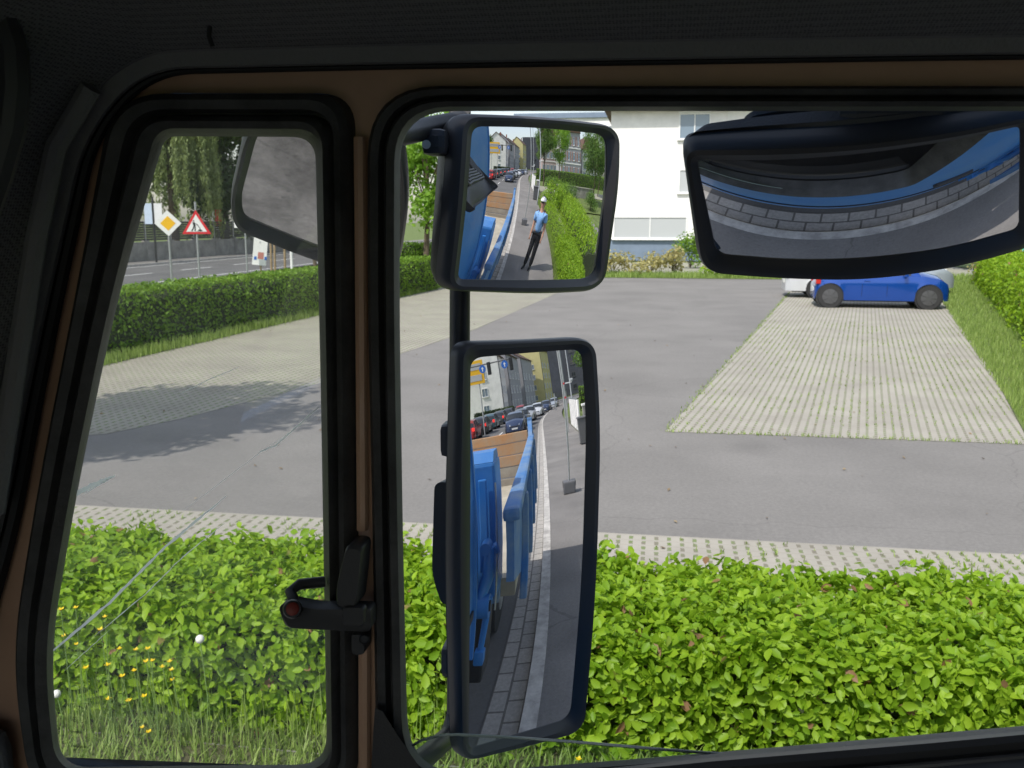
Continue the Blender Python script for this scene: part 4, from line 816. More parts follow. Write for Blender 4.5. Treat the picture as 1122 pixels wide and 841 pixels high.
# ------------------------------------------------------------------ the person on the sidewalk
M_skin = mat('skin', (.50, .27, .18), .55); M_shirt = mat('light_blue_shirt', (.22, .42, .74), .8, var=.12, scale=12); M_trou = mat('black_trousers', (.012, .012, .015), .8); M_shoe = mat('black_shoes', (.01, .01, .01), .4); M_helm = mat('white_helmet', (.75, .76, .78), .25)
def skinned(name, vs_, es, rs, m, parent, lv=2, root_i=0, k=1.0):
    me = bpy.data.meshes.new(name); me.from_pydata(vs_, es, []); me.materials.append(m); o = bpy.data.objects.new(name, me); COL.objects.link(o); o.parent = parent
    md = o.modifiers.new('skin', 'SKIN'); md.use_smooth_shade = True; o.modifiers.new('sub', 'SUBSURF').levels = lv; o.modifiers['sub'].render_levels = lv
    sv = me.skin_vertices[0].data
    for i, r in enumerate(rs): sv[i].radius = (r[0] * k, r[1] * k) if isinstance(r, tuple) else (r * k, r * k); sv[i].use_root = (i == root_i)
    return o
man = empty('person', (5.35, 2.28, .112), radians(180 + 22), 'standing person in light blue shirt, black trousers and white helmet on the sidewalk', 'person')
# local frame: +x is the way the person faces
bv = [(0, 0, .95), (0, 0, 1.12), (.01, 0, 1.28), (0, 0, 1.44), (.0, 0, 1.50), (.01, 0, 1.565), (.02, 0, 1.645), (.01, 0, 1.71)]; be = [(0, 1), (1, 2), (2, 3), (3, 4), (4, 5), (5, 6), (6, 7)]; br = [(.13, .10), (.12, .09), (.15, .10), (.11, .08), .060, .070, .094, .075]
for s_ in (-1, 1):
    n = len(bv); bv += [(0, s_ * .17, 1.41), (-.03, s_ * .235, 1.13), (.05, s_ * .25, .90), (.08, s_ * .245, .83)]; be += [(3, n), (n, n + 1), (n + 1, n + 2), (n + 2, n + 3)]; br += [.066, .050, .036, (.034, .022)]
    h0 = n + 3
    for k in range(5):
        m_ = len(bv); oy = (k - 1.5) * .019
        if k < 4: bv += [(.10 + .004 * k, s_ * .245 + oy * .3 , .80), (.10, s_ * .245 + oy, .755 - (.01 if k in (1, 2) else 0))]
        else: bv += [(.115, s_ * .225, .82), (.13, s_ * .222, .785)]
        be += [(h0, m_), (m_, m_ + 1)]; br += [.010, .008]
    n = len(bv); st = s_ * .02
    bv += [(0, s_ * .09, .90), (.02 + st, s_ * .10, .50), (-.01 + st * 2, s_ * .12, .10)]; be += [(0, n), (n, n + 1), (n + 1, n + 2)]; br += [.085, .055, .04]
skinned('body', bv, be, br, M_skin, man)
fc = MB(); fc.add([(.115, -.012, 1.625), (.115, .012, 1.625), (.098, 0, 1.665), (.13, 0, 1.63)], [(0, 1, 3), (0, 3, 2), (1, 2, 3), (0, 2, 1)]); 
for s_ in (-1, 1): fc.tube([(.01, s_ * .088, 1.67), (.01, s_ * .10, 1.65), (.015, s_ * .09, 1.62)], [.012, .018, .01], 6)
fc.build('nose_and_ears', M_skin, man, smooth=True)
MB().box((.10, 0, 1.675), (.03, .13, .032), b=.012).build('sunglasses', M_dark, man); MB().box((.103, 0, 1.59), (.012, .045, .010), b=.004).build('mouth', mat('lips', (.35, .12, .1), .6), man)
sv_ = [(0, 0, .94), (0, 0, 1.12), (.01, 0, 1.28), (0, 0, 1.43)]; se = [(0, 1), (1, 2), (2, 3)]; sr = [(.155, .115), (.145, .11), (.17, .12), (.12, .09)]
for s_ in (-1, 1): n = len(sv_); sv_ += [(0, s_ * .185, 1.41), (-.02, s_ * .232, 1.20)]; se += [(3, n), (n, n + 1)]; sr += [.075, .065]
skinned('shirt', sv_, se, sr, M_shirt, man, k=1.28)
tv = [(0, 0, 1.04), (0, 0, .90)]; te = [(0, 1)]; tr_ = [(.15, .11), (.14, .11)]
for s_ in (-1, 1):
    st = s_ * .02; n = len(tv); tv += [(0, s_ * .095, .84), (.02 + st, s_ * .10, .50), (-.01 + st * 2, s_ * .12, .075)]; te += [(1, n), (n, n + 1), (n + 1, n + 2)]; tr_ += [.105, .078, .062]
skinned('trousers', tv, te, tr_, M_trou, man, k=1.22)
for s_ in (-1, 1):
    x_ = -.01 + s_ * .04; MB().tube([(x_ - .07, s_ * .12, .045), (x_ + .02, s_ * .12, .055), (x_ + .13, s_ * .125, .04), (x_ + .19, s_ * .13, .028)], [.035, .05, .044, .022], 10).build('shoe', M_shoe, man, smooth=True)
hb = bmesh.new(); bmesh.ops.create_uvsphere(hb, u_segments=24, v_segments=14, radius=1)
bmesh.ops.delete(hb, geom=[v for v in hb.verts if v.co.z < -.12], context='VERTS')
for v in hb.verts: v.co = Vector((v.co.x * .145 + .0, v.co.y * .118, v.co.z * .115 + 1.695 + .02 * v.co.x))
hv = [v.co.copy() for v in hb.verts]; hb.verts.index_update(); hf = [tuple(v.index for v in f.verts) for f in hb.faces]; hb.free()
hm = mesh_obj('helmet', hv, hf, M_helm, man, True)
vt = MB()
for k in (-.05, 0, .05): vt.tube([(.11, k, 1.79 - abs(k) * .4), (.0, k, 1.838 - abs(k) * .4), (-.10, k, 1.80 - abs(k) * .4)], .010, 6)
vt.build('helmet_vents', M_dark, hm); MB().tube([(.02, .1, 1.70), (.03, .07, 1.56), (.03, -.07, 1.56), (.02, -.1, 1.70)], .006, 5).build('chin_strap', M_dark, hm)
bp_ = MB().box((-.15, 0, 1.27), (.14, .28, .40), b=.05).build('backpack', M_dark, man)
for s_ in (-1, 1): MB().tube([(-.10, s_ * .10, 1.45), (.02, s_ * .11, 1.50), (.135, s_ * .10, 1.38), (.12, s_ * .13, 1.2)], .014, 6).build('strap', M_dark, bp_)
MB().box((0, 0, .955), (.31, .37, .04), b=.015).build('belt', M_shoe, man)
# ================================================================== THE TRUCK
T = empty('truck', (0, 0, 0), 0, 'blue dump truck seen from its dark cab, with orange window frames and black mirrors', 'truck')
YI = .88
pw = lambda pts, Y: [at(p[0], p[1], Y) for p in pts]
def px_poly(vr, seg=8): return rpoly(vr, seg)
def loft(name, loops, m, closed=True, parent=T, smooth=True, sharp=30):
    n = len(loops[0]); V = [p for l in loops for p in l]; F = []
    for i in range(len(loops) - 1):
        for k in range(n if closed else n - 1): F.append((i * n + k, i * n + (k + 1) % n, (i + 1) * n + (k + 1) % n, (i + 1) * n + k))
    o = mesh_obj(name, V, F, m, parent, smooth)
    try: o.data.set_sharp_from_angle(angle=radians(sharp))
    except Exception: pass
    return o
def lerp(A, B, t): return [a * (1 - t) + b * t for a, b in zip(A, B)]
# openings, traced on the side wall of the cab (photo pixels -> plane y = .88)
Q0 = px_poly([(180, 148, 14), (346, 149, 26), (352, 420, 60), (359, 838, 34), (66, 841, 32), (54, 715, 60), (82, 545, 90), (128, 325, 80)])
Q1 = px_poly([(122, 100, 60), (384, 100, 40), (387, 420, 60), (390, 878, 50), (36, 882, 60), (12, 720, 70), (40, 540, 90), (82, 325, 80)])
D0 = px_poly([(438, 121, 58), (1250, 121, 30), (1262, 450, 60), (1256, 784, 40), (820, 822, 300), (447, 852, 70), (441, 600, 90), (437, 330, 80)])
D1 = px_poly([(402, 93, 80), (1290, 93, 50), (1302, 450, 60), (1296, 822, 50), (830, 858, 300), (412, 888, 80), (408, 600, 90), (402, 330, 80)])
ybase = {'in': .925, 'out': .885}
def seal(name, A, B, parent=T):
    prof = [(-.02, .933), (0, .915), (.05, .893), (.16, .872), (.30, .868), (.42, .874), (.50, .889), (.54, .889), (.58, .872), (.78, .868), (.94, .876), (1.0, .898)]
    return loft(name, [[at(p.x, p.y, y) if t < .2 else at(p.x, p.y, YI).copy() + Vector((0, y - YI, 0)) for p in lerp(A, B, t)] for t, y in prof], M_rub, parent=parent)
seal('quarter_window_seal', Q0, Q1); seal('door_window_seal', D0, D1)
def plate(name, outer, holes, y, m, parent=T):
    bm = bmesh.new()
    for loop in [outer] + holes:
        vs_ = [bm.verts.new((p[0], y, p[1])) for p in loop]
        for i in range(len(vs_)): bm.edges.new((vs_[i], vs_[(i + 1) % len(vs_)]))
    bmesh.ops.triangle_fill(bm, use_beauty=True, use_dissolve=False, edges=bm.edges[:])
    me = bpy.data.meshes.new(name); bm.to_mesh(me); bm.free(); me.materials.append(m); o = bpy.data.objects.new(name, me); COL.objects.link(o); o.parent = parent; return o
xz = lambda pts, Y=YI: [(at(p.x, p.y, Y).x, at(p.x, p.y, Y).z) for p in pts]
# orange frame (inner skin), cut for both windows
F1v = [(1420, 64, 10), (1122, 65, 200), (480, 75, 200), (168, 82, 70), (108, 150, 60), (55, 400, 120), (22, 580, 90), (-12, 700, 60), (-60, 960, 20), (1420, 960, 20)]
F1 = px_poly([(1420, 58, 10), (1122, 59, 200), (480, 69, 200), (158, 76, 72), (95, 148, 62), (38, 400, 120), (4, 580, 90), (-34, 700, 60), (-84, 960, 20), (1420, 960, 20)])
plate('window_frame', xz(F1, .894), [xz(Q1), xz(D1)], .894, M_orange)
# raised orange bead between the windows and round the frame
def bead(name, pts, r, y, m, parent=T, n=8): return MB().tube([at(p[0], p[1], y) for p in pts], r, n).build(name, m, parent, smooth=True)
bead('pillar_bead', [(394, 150), (395, 260), (396, 420), (397, 580)], .0062, .886, M_orange); bead('pillar_bead', [(399, 705), (399, 790), (399, 900)], .0066, .886, M_orange)
# trim strips stepping from the frame towards the camera, open curves left + top
def openpoly(v, seg=8):
    out = [Vector(v[0][:2])]; 
    for i in range(1, len(v) - 1):
        p = Vector(v[i][:2]); a = Vector(v[i - 1][:2]); b = Vector(v[i + 1][:2]); r = v[i][2]; da = a - p; db = b - p; k = min(r, da.length * .49, db.length * .49); A = p + da.normalized() * k; B = p + db.normalized() * k
        for j in range(seg + 1): t = j / seg; out.append(A * (1 - t) ** 2 + p * 2 * t * (1 - t) + B * t * t)
    return out + [Vector(v[-1][:2])]
G1 = openpoly([(1420, 64), (1122, 65, 200), (480, 75, 200), (168, 82, 70), (108, 150, 60), (55, 400, 120), (22, 580, 90), (-12, 700, 60), (-60, 960)])
G2 = openpoly([(1420, 58), (1122, 59, 200), (480, 69, 200), (158, 76, 72), (95, 148, 62), (38, 400, 120), (4, 580, 90), (-34, 700, 60), (-84, 960)])
G3 = openpoly([(1420, 35), (1122, 38, 200), (480, 46, 200), (140, 56, 84), (66, 146, 76), (2, 400, 120), (-36, 580, 90), (-80, 700, 60), (-130, 960)])
AT = lambda G, Y: [at(p.x, p.y, Y) for p in G]
loft('edge_seal', [AT(G1, .897), AT(G1, .884), AT(lerp(G1, G2, .4), .868), AT(lerp(G1, G2, .8), .866), AT(G2, .874), AT(G2, .89)], M_matte, closed=False)
loft('trim_strip', [AT(G2, .885), AT(G2, .86), AT(lerp(G2, G3, .12), .852), AT(lerp(G2, G3, .9), .845), AT(G3, .835)], M_trim, closed=False)
H3 = AT(G3, .835)
def inward(P_, y, up, left):
    out = []
    for p in P_:
        tz = max(0, min(1, (p.z - 2.50) / .12)); out.append(Vector((p.x - left * (1 - tz) , y, p.z + up * tz)))
    return out
loft('headliner', [H3, inward(H3, .80, .012, .012), inward(H3, .72, .035, .05), inward(H3, .60, .055, .10), inward(H3, .3, .085, .22), inward(H3, -.3, .10, .24)], M_head, closed=False)
bead('headliner_seam', [(236, -30), (231, 10), (229, 40), (233, 51)], .0022, .80, M_dark)
bead('visor_edge', [(-14, 0), (4, 22), (15, 55), (17, 95), (12, 140), (-2, 190), (-16, 230)], .012, .72, M_rubg)
bead('pillar_trim_edge', [(100, 96), (62, 160), (40, 260), (18, 400), (-6, 560)], .010, .82, M_trim)
# below the door window: sill rail
S1 = [(430, 868), (520, 862), (640, 852), (780, 838), (900, 828), (1020, 818), (1150, 806), (1280, 796)]
loft('door_sill', [[at(x, y - 8, .866) for x, y in S1], [at(x, y - 4, .852) for x, y in S1], [at(x, y + 4, .846) for x, y in S1], [at(x, y + 12, .85) for x, y in S1], [at(x, y + 60, .80) for x, y in S1], [at(x, y + 300, .78) for x, y in S1]], M_rubg, closed=False)
MB().tube([at(x, y + 20, .842) for x, y in S1], .0035, 8).build('sill_bead', M_plasr, T, smooth=True)
c_ = MB(); ptsA = [(411, 775), (419, 779), (436, 806), (456, 835), (480, 880), (405, 880), (409, 800)]
V = [at(x, y, .868) for x, y in ptsA] + [at(x, y, .852) for x, y in ptsA]; n = len(ptsA)
c_.add(V, [tuple(range(n)), tuple(range(2 * n - 1, n - 1, -1))] + [(i, (i + 1) % n, n + (i + 1) % n, n + i) for i in range(n)]); c_.build('corner_trim', M_plas, T)
# glass of the quarter window with its scratches and stamp
def pane(name, outline, y, m, th=.004, parent=T):
    P0 = [Vector((p[0], y, p[1])) for p in outline]; P1 = [p + Vector((0, th, 0)) for p in P0]; n = len(P0)
    return mesh_obj(name, P0 + P1, [tuple(range(n)), tuple(range(2 * n - 1, n - 1, -1))] + [(i, (i + 1) % n, n + (i + 1) % n, n + i) for i in range(n)], m, parent)
qg = pane('quarter_window_glass', xz(lerp(Q0, Q1, .03), .926), .9245, M_glass)
sc = MB()
def scratch(pts, w_):
    rg = random.Random(len(sc.v)); P_ = []
    for i in range(len(pts) - 1):
        a, b_ = pts[i], pts[i + 1]
        for k in range(14): t = k / 14; P_.append((a[0] + (b_[0] - a[0]) * t + rg.uniform(-.35, .35), a[1] + (b_[1] - a[1]) * t + rg.uniform(-.35, .35)))
    P_.append(pts[-1]); V = []
    for i, p in enumerate(P_):
        k = min(i, len(P_) - 1 - i) / (len(P_) / 2); ww = w_ * (.25 + .75 * min(1, k * 3)) * rg.uniform(.55, 1.2); V += [at(p[0] - ww * .6, p[1] - ww, .9240), at(p[0] + ww * .6, p[1] + ww, .9240)]
    sc.add(V, [(2 * i, 2 * i + 2, 2 * i + 3, 2 * i + 1) for i in range(len(P_) - 1)])
scratch([(46, 723), (120, 660), (182, 598), (248, 543)], 1.35); scratch([(100, 700), (160, 650), (200, 610), (247, 572)], .5)
scratch([(70, 548), (100, 532), (126, 521)], 2.3); scratch([(283, 495), (302, 488), (350, 445)], .85); scratch([(196, 432), (230, 415), (262, 402)], .4); scratch([(92, 541), (110, 530), (124, 522)], .7)
scratch([(200, 560), (290, 492), (350, 452)], .22); scratch([(120, 690), (70, 735)], .3)
sc.build('scratch', M_scr, qg)
M_stamp = mat('black_print', (.02, .02, .02), .6)
def text(body, px, py, size, y, m, parent, name='stamp_text'):
    cu = bpy.data.curves.new(name, 'FONT'); cu.body = body; cu.size = size; cu.align_x = 'CENTER'; cu.extrude = .0001; cu.materials.append(m)
    o = bpy.data.objects.new(name, cu); o.location = at(px, py, y); o.rotation_euler = (radians(90), 0, 0)
    COL.objects.link(o); dg = bpy.context.evaluated_depsgraph_get(); me = bpy.data.meshes.new_from_object(o.evaluated_get(dg)); COL.objects.unlink(o)
    o2 = bpy.data.objects.new(name, me); COL.objects.link(o2); o2.matrix_world = Matrix.Translation(at(px, py, y)) @ Matrix.Rotation(radians(90), 4, 'X'); o2.parent = parent; return o2
text('TEMPERIT', 83, 803, .0040, .9238, M_stamp, qg); text('43R-000383', 88, 819, .0040, .9238, M_stamp, qg); text('. . . . .', 84, 824, .004, .9238, M_stamp, qg)
st_ = MB(); c0 = at(82, 788, .9238)
st_.tube([c0 + Vector((cos(a) * .0030, 0, sin(a) * .0030)) for a in np.linspace(0, 2 * pi, 20)], .00022, 4)
for a in (pi / 2, pi / 2 + 2 * pi / 3, pi / 2 + 4 * pi / 3): st_.tube([c0, c0 + Vector((cos(a) * .0029, 0, sin(a) * .0029))], [.0003, .00012], 4)
c1 = at(82, 809, .9238); st_.tube([c1 + Vector(v) for v in [(-.003, 0, .002), (.003, 0, .002), (0, 0, -.003), (-.003, 0, .002)]], .0002, 4)
c2 = at(71, 816, .9238); st_.tube([c2 + Vector((cos(a) * .0024, 0, sin(a) * .0024)) for a in np.linspace(0, 2 * pi, 16)], .0002, 4)
st_.build('stamp_mark', M_stamp, qg)
# lowered pane of the door window: only its arched upper edge shows
tp = [(446, 821), (462, 812), (482, 807), (500, 806), (560, 809), (640, 815), (720, 822), (800, 828), (880, 833), (1000, 838), (1240, 842)]
P0 = [at(x, y, .908) for x, y in tp]; P0b = [Vector((p.x, .908, 1.75)) for p in P0]
V = P0 + P0b + [p + Vector((0, .004, 0)) for p in P0 + P0b]; n = len(P0)
F = [(i, i + 1, n + i + 1, n + i) for i in range(n - 1)] + [(2 * n + i, 3 * n + i, 3 * n + i + 1, 2 * n + i + 1) for i in range(n - 1)]
wp = mesh_obj('door_window_glass', V, F, M_glass2, T)
MB().tube([p + Vector((0, .002, .0004)) for p in P0], .0016, 8).build('glass_edge', M_edge, wp, smooth=True)
# latch of the quarter window
lt = empty('window_latch', (0, 0, 0)); lt.parent = T
def slab(pts, y0, y1, bev=.003):
    """rounded block from a pixel outline, between two depths (y0 nearer)"""
    P_ = [at(x, y, y1) for x, y in pts]; c = sum(P_, Vector()) / len(P_); mb = MB(); n = len(P_)
    A = [Vector((p.x, y1, p.z)) for p in P_]; B = [Vector((p.x, y0 + bev, p.z)) for p in P_]; Cc = [Vector((c.x + (p.x - c.x) * .90, y0, c.z + (p.z - c.z) * .90)) for p in P_]
    mb.add(A + B + Cc, [tuple(range(n))[::-1], tuple(range(2 * n, 3 * n))] + [(i, (i + 1) % n, n + (i + 1) % n, n + i) for i in range(n)] + [(n + i, n + (i + 1) % n, 2 * n + (i + 1) % n, 2 * n + i) for i in range(n)]); return mb
rp = lambda *v, seg=4: [(p.x, p.y) for p in rpoly(list(v), seg)]
slab(rp((390, 586, 6), (407, 587, 7), (405, 612, 5), (400, 655, 8), (379, 654, 8), (379, 630, 8)), .835, .866).build('lever', M_rubg, lt, smooth=True)
slab(rp((312, 657, 8), (322, 652, 8), (352, 658, 10), (412, 658, 6), (412, 684, 6), (352, 682, 10), (320, 680, 8)), .838, .858).build('arm', M_rubg, lt, smooth=True)
slab(rp((378, 661, 5), (402, 661, 5), (402, 682, 5), (378, 682, 5)), .831, .840, .002).build('cover', M_rubg, lt, smooth=True)
MB().tube([at(324, 662, .85), at(318, 648, .862), at(328, 640, .872), at(356, 637, .884)], [.0065, .006, .006, .006], 10).build('hinge_loop', M_rubg, lt, smooth=True)
kb = MB().tube([at(320.5, 667, .862), at(320.5, 667, .826), at(320.5, 667, .823)], [.0098, .0098, .0085], 24).build('knob', M_rubg, lt, smooth=True)
MB().tube([at(320.5, 667, .826), at(320.5, 667, .8205), at(320.5, 667, .8195)], [.0066, .0066, .0050], 24).build('red_inset', M_knob, kb, smooth=True)
slab(rp((392, 684, 3), (407, 684, 3), (407, 708, 8), (392, 708, 8)), .862, .885).build('screw_plate', M_rubg, lt)
MB().tube([at(399, 700, .866), at(399, 700, .857), at(399, 700, .855)], [.0058, .0055, .0035], 18).build('screw', M_steel, lt, smooth=True)

# ---- exterior skin of the cab
outer = [(-1.12, 1.84), (1.32, 1.84), (1.32, 3.02), (-.80, 3.02), (-.98, 2.6)]
big = lambda L0, L1, t: xz(lerp(L0, L1, t))
plate('cab_side', outer, [xz(lerp(Q0, Q1, .03), .940), xz(lerp(D0, D1, .03), .940)], .940, M_blue)
loft('window_reveal', [[Vector((p[0], .932, p[1])) for p in xz(lerp(Q0, Q1, .012), .932)], [Vector((p[0], .941, p[1])) for p in xz(lerp(Q0, Q1, .03), .941)]], M_rub)
loft('window_reveal', [[Vector((p[0], .932, p[1])) for p in xz(lerp(D0, D1, .012), .932)], [Vector((p[0], .941, p[1])) for p in xz(lerp(D0, D1, .03), .941)]], M_rub)
fl = lambda a, b_: MB().quad((-1.12, a[0], a[1]), (1.32, a[0], a[1]), (1.32, b_[0], b_[1]), (-1.12, b_[0], b_[1]))
q_ = fl((.937, 1.842), (.926, .92)); q_.quad((-1.12, .926, .92), (1.32, .926, .92), (1.32, .87, .88), (-1.12, .87, .88)); q_.build('door_skirt', M_blue, T)
MB().box((.85, .935, 1.70), (.20, .05, .05), b=.012).build('door_handle', M_plas, T)
plate('cab_side_left', outer, [[(-.5, 1.95), (.6, 1.95), (.6, 2.6), (-.42, 2.6)]], -1.265, M_blue)
MB().box((.25, -.15, 3.03), (2.16, 2.23, .04), b=.015).build('roof', M_blue, T)
MB().box((1.325, -.15, 2.035), (.03, 2.20, 1.95)).build('rear_wall', M_blue, T)
MB().box((1.29, -.15, 2.035), (.03, 2.05, 1.90)).build('rear_lining', M_blind, T)
MB().box((.2, -.15, 1.30), (2.2, 2.18, .04)).build('floor', M_dark, T)
MB().box((-1.10, -.15, 1.52), (.05, 2.22, .92), b=.01).build('front_panel', M_blue, T)
MB().box((-.92, -.15, 1.82), (.40, 2.05, .22), b=.03).build('dashboard', M_trim, T)
mb = MB()
for y in (-1.22, .93): mb.add([(-1.10, y - .035, 1.96), (-1.10, y + .03, 1.96), (-.86, y + .03, 2.80), (-.86, y - .035, 2.80), (-1.02, y - .035, 1.96), (-1.02, y + .03, 1.96), (-.78, y + .03, 2.80), (-.78, y - .035, 2.80)], [(0, 1, 2, 3), (4, 7, 6, 5), (0, 4, 5, 1), (1, 5, 6, 2), (2, 6, 7, 3), (3, 7, 4, 0)])
mb.build('windscreen_pillar', M_orange, T); MB().box((-.82, -.15, 2.90), (.14, 2.22, .22), b=.02).build('windscreen_header', M_blue, T)
MB().box((.25, -.15, 2.93), (2.0, 2.1, .03)).build('roof_lining', M_blind, T)
for y in (-.72, .42): st = MB(); st.box((.55, y - .05, 1.75), (.5, .5, .16), b=.05); st.box((.85, y - .05, 2.05), (.14, .5, .62), b=.05); st.build('seat', M_blind, T)
# chassis and wheels
MB().box((3.2, -.15, .92), (7.4, .9, .22)).build('chassis', M_dark, T)
def wheel(x, y, r=.50):
    t_ = MB(); t_.tube([(x, y - .15, r), (x, y - .14, r), (x, y + .14, r), (x, y + .15, r)], [r - .06, r, r, r - .06], 40); o = t_.build('wheel', M_tyre, T, smooth=True)
    MB().tube([(x, y + .13, r), (x, y + .158, r), (x, y + .162, r), (x, y + .05, r)], [r * .58, r * .56, r * .5, r * .22], 30).build('rim', M_metal, o, smooth=True)
for x in (-.15, 4.0): wheel(x, .66); wheel(x, -1.05)
MB().box((-.1, .66, 1.06), (1.3, .33, .06), b=.02).build('mudguard', M_dark, T); MB().box((4.0, .80, 1.10), (1.25, .36, .05), b=.02).build('mudguard', M_dark, T)
MB().box((2.3, .62, .78), (.9, .42, .46), b=.05).build('fuel_tank', M_metal, T); MB().box((.75, .55, .80), (.5, .45, .50), b=.03).build('step_box', M_dark, T)
# dump body behind the cab
YB = 1.13
MB().box((3.9, -.15, 1.13), (3.6, 2.5, .12)).build('bed_floor', M_bed, T)
rl = MB(); rl.prism([(1.22, 1.77), (5.70, 1.77), (5.70, 1.18), (2.3, 1.18), (1.26, 1.46)], 'y', YB - .02, YB + .02); rl.box((3.46, YB + .01, 1.77), (4.5, .09, .06), b=.02)
for k in range(5): rl.box((1.95 + k * .9, YB + .04, 1.42), (.07, .05, .62), b=.01)
rl.build('drop_side', M_bluew, T, smooth=False)
MB().box((3.75, -1.42, 1.46), (3.9, .05, .6), b=.012).build('drop_side', M_bluew, T)
M_woodg = mat('weathered_grey_boards', (.30, .25, .19), .85, col2=(.40, .35, .27), scale=5, bump=.3, bscale=30)
for k, z_, h_ in ((0, 1.22, .12), (1, 1.36, .13), (2, 1.50, .135), (3, 1.65, .145), (4, 1.79, .12)): MB().box((5.66 + .004 * (k % 2), -.15, z_), (.05, 2.46, h_), b=.008).build('board', M_wood if k > 1 else M_woodg, T)
for x_ in (2.2, 3.1, 4.0, 4.9): MB().box((x_, YB - .035, 1.50), (.05, .03, .46), b=.006).build('rail_stiffener', M_bluew, T)
MB().prism([(5.35, 1.80), (5.70, 1.80), (5.70, 1.98)], 'y', YB - .03, YB + .03).build('corner_gusset', M_bluew, T)
MB().box((5.70, YB, 1.57), (.08, .08, .86), b=.01).build('corner_post', M_bluew, T)
MB().box((2.02, -.15, 1.42), (.08, 2.3, .70), b=.02).build('headboard', M_bluew, T)
MB().box((1.92, .74, .93), (.26, .42, .56), b=.02).build('dark_support', M_dark, T); MB().box((1.70, .93, 1.62), (.03, .05, .5), b=.008).build('edge_bracket', M_blue, T)
for z_ in (1.3, 1.5, 1.7, 1.86): MB().tube([(1.735, .70, z_), (1.715, .70, z_)], .016, 8).build('bolt', M_metal, T)
bx = MB(); bx.box((1.88, .80, 1.58), (.30, .42, .74), b=.02); bx.prism([(1.74, 1.95), (2.04, 1.95), (1.98, 2.0), (1.80, 2.0)], 'y', .60, 1.0); bx.build('crane_base_column', M_blue, T)
hy = MB(); hy.tube([(1.50, .99, 1.56), (1.50, .985, 1.42), (1.46, .94, 1.30)], [.028, .036, .03], 12); hy.tube([(1.47, .90, 1.27), (1.47, 1.0, 1.27)], .062, 18); hy.tube([(1.46, .97, 1.56), (1.56, .97, 1.56)], .032, 12); hy.tube([(1.56, .97, 1.52), (1.56, 1.03, 1.54)], .03, 12); hy.tube([(1.52, .99, 1.30), (1.50, .96, 1.0)], [.022, .018], 10); hy.box((1.50, .96, .98), (.07, .06, .08), b=.012); hy.box((1.5, .90, 1.40), (.14, .03, .20), b=.01)
hy.build('stabiliser_arm', M_blue, T, smooth=True); MB().tube([(1.60, 1.02, 1.86), (1.58, 1.02, 1.2)], .006, 8).build('hydraulic_rod', M_metal, T, smooth=True)
MB().tube([(1.47, 1.0, 1.27), (1.47, 1.008, 1.27)], .028, 16).build('pivot_cap', M_dark, T)
hs = MB()
for k in range(3): hs.tube([(1.45, .5 + k * .1, 1.9), (1.50, .6 + k * .1, 1.6), (1.60, .7 + k * .08, 1.25), (1.7, .6, 1.1)], .015, 8)
hs.build('hydraulic_hose', M_rub, T, smooth=True)

# ------------------------------------------------------------------ mirrors
class Mir:
    def __init__(s, c, depth, az, el, R):
        s.P = C0 + ray(*c) * depth; s.n = Vector((cos(el) * cos(az), cos(el) * sin(az), sin(el))); s.R = R; s.O = s.P - s.n * R
        s.u = s.n.cross(Vector((0, 0, 1))).normalized(); s.v = s.u.cross(s.n).normalized()
    def uv(s, x, y):
        d = ray(x, y); den = d.dot(s.n); t = (s.P - C0).dot(s.n) / den
        for _ in range(6):        # ray to the sagging cap
            h = C0 + d * t; q = h - s.P; r2 = q.dot(s.u) ** 2 + q.dot(s.v) ** 2; sag = sqrt(max(s.R ** 2 - r2, .01)) - s.R
            t = ((s.P + s.n * sag) - C0).dot(s.n) / den
        q = C0 + d * t - s.P; return Vector((q.dot(s.u), q.dot(s.v)))
    def pt(s, p, off=0.0, flat=0.0):
        r2 = p.x ** 2 + p.y ** 2; sag = (sqrt(max(s.R ** 2 - r2, .01)) - s.R) * (1 - flat)
        return s.P + s.u * p.x + s.v * p.y + s.n * (sag + off)
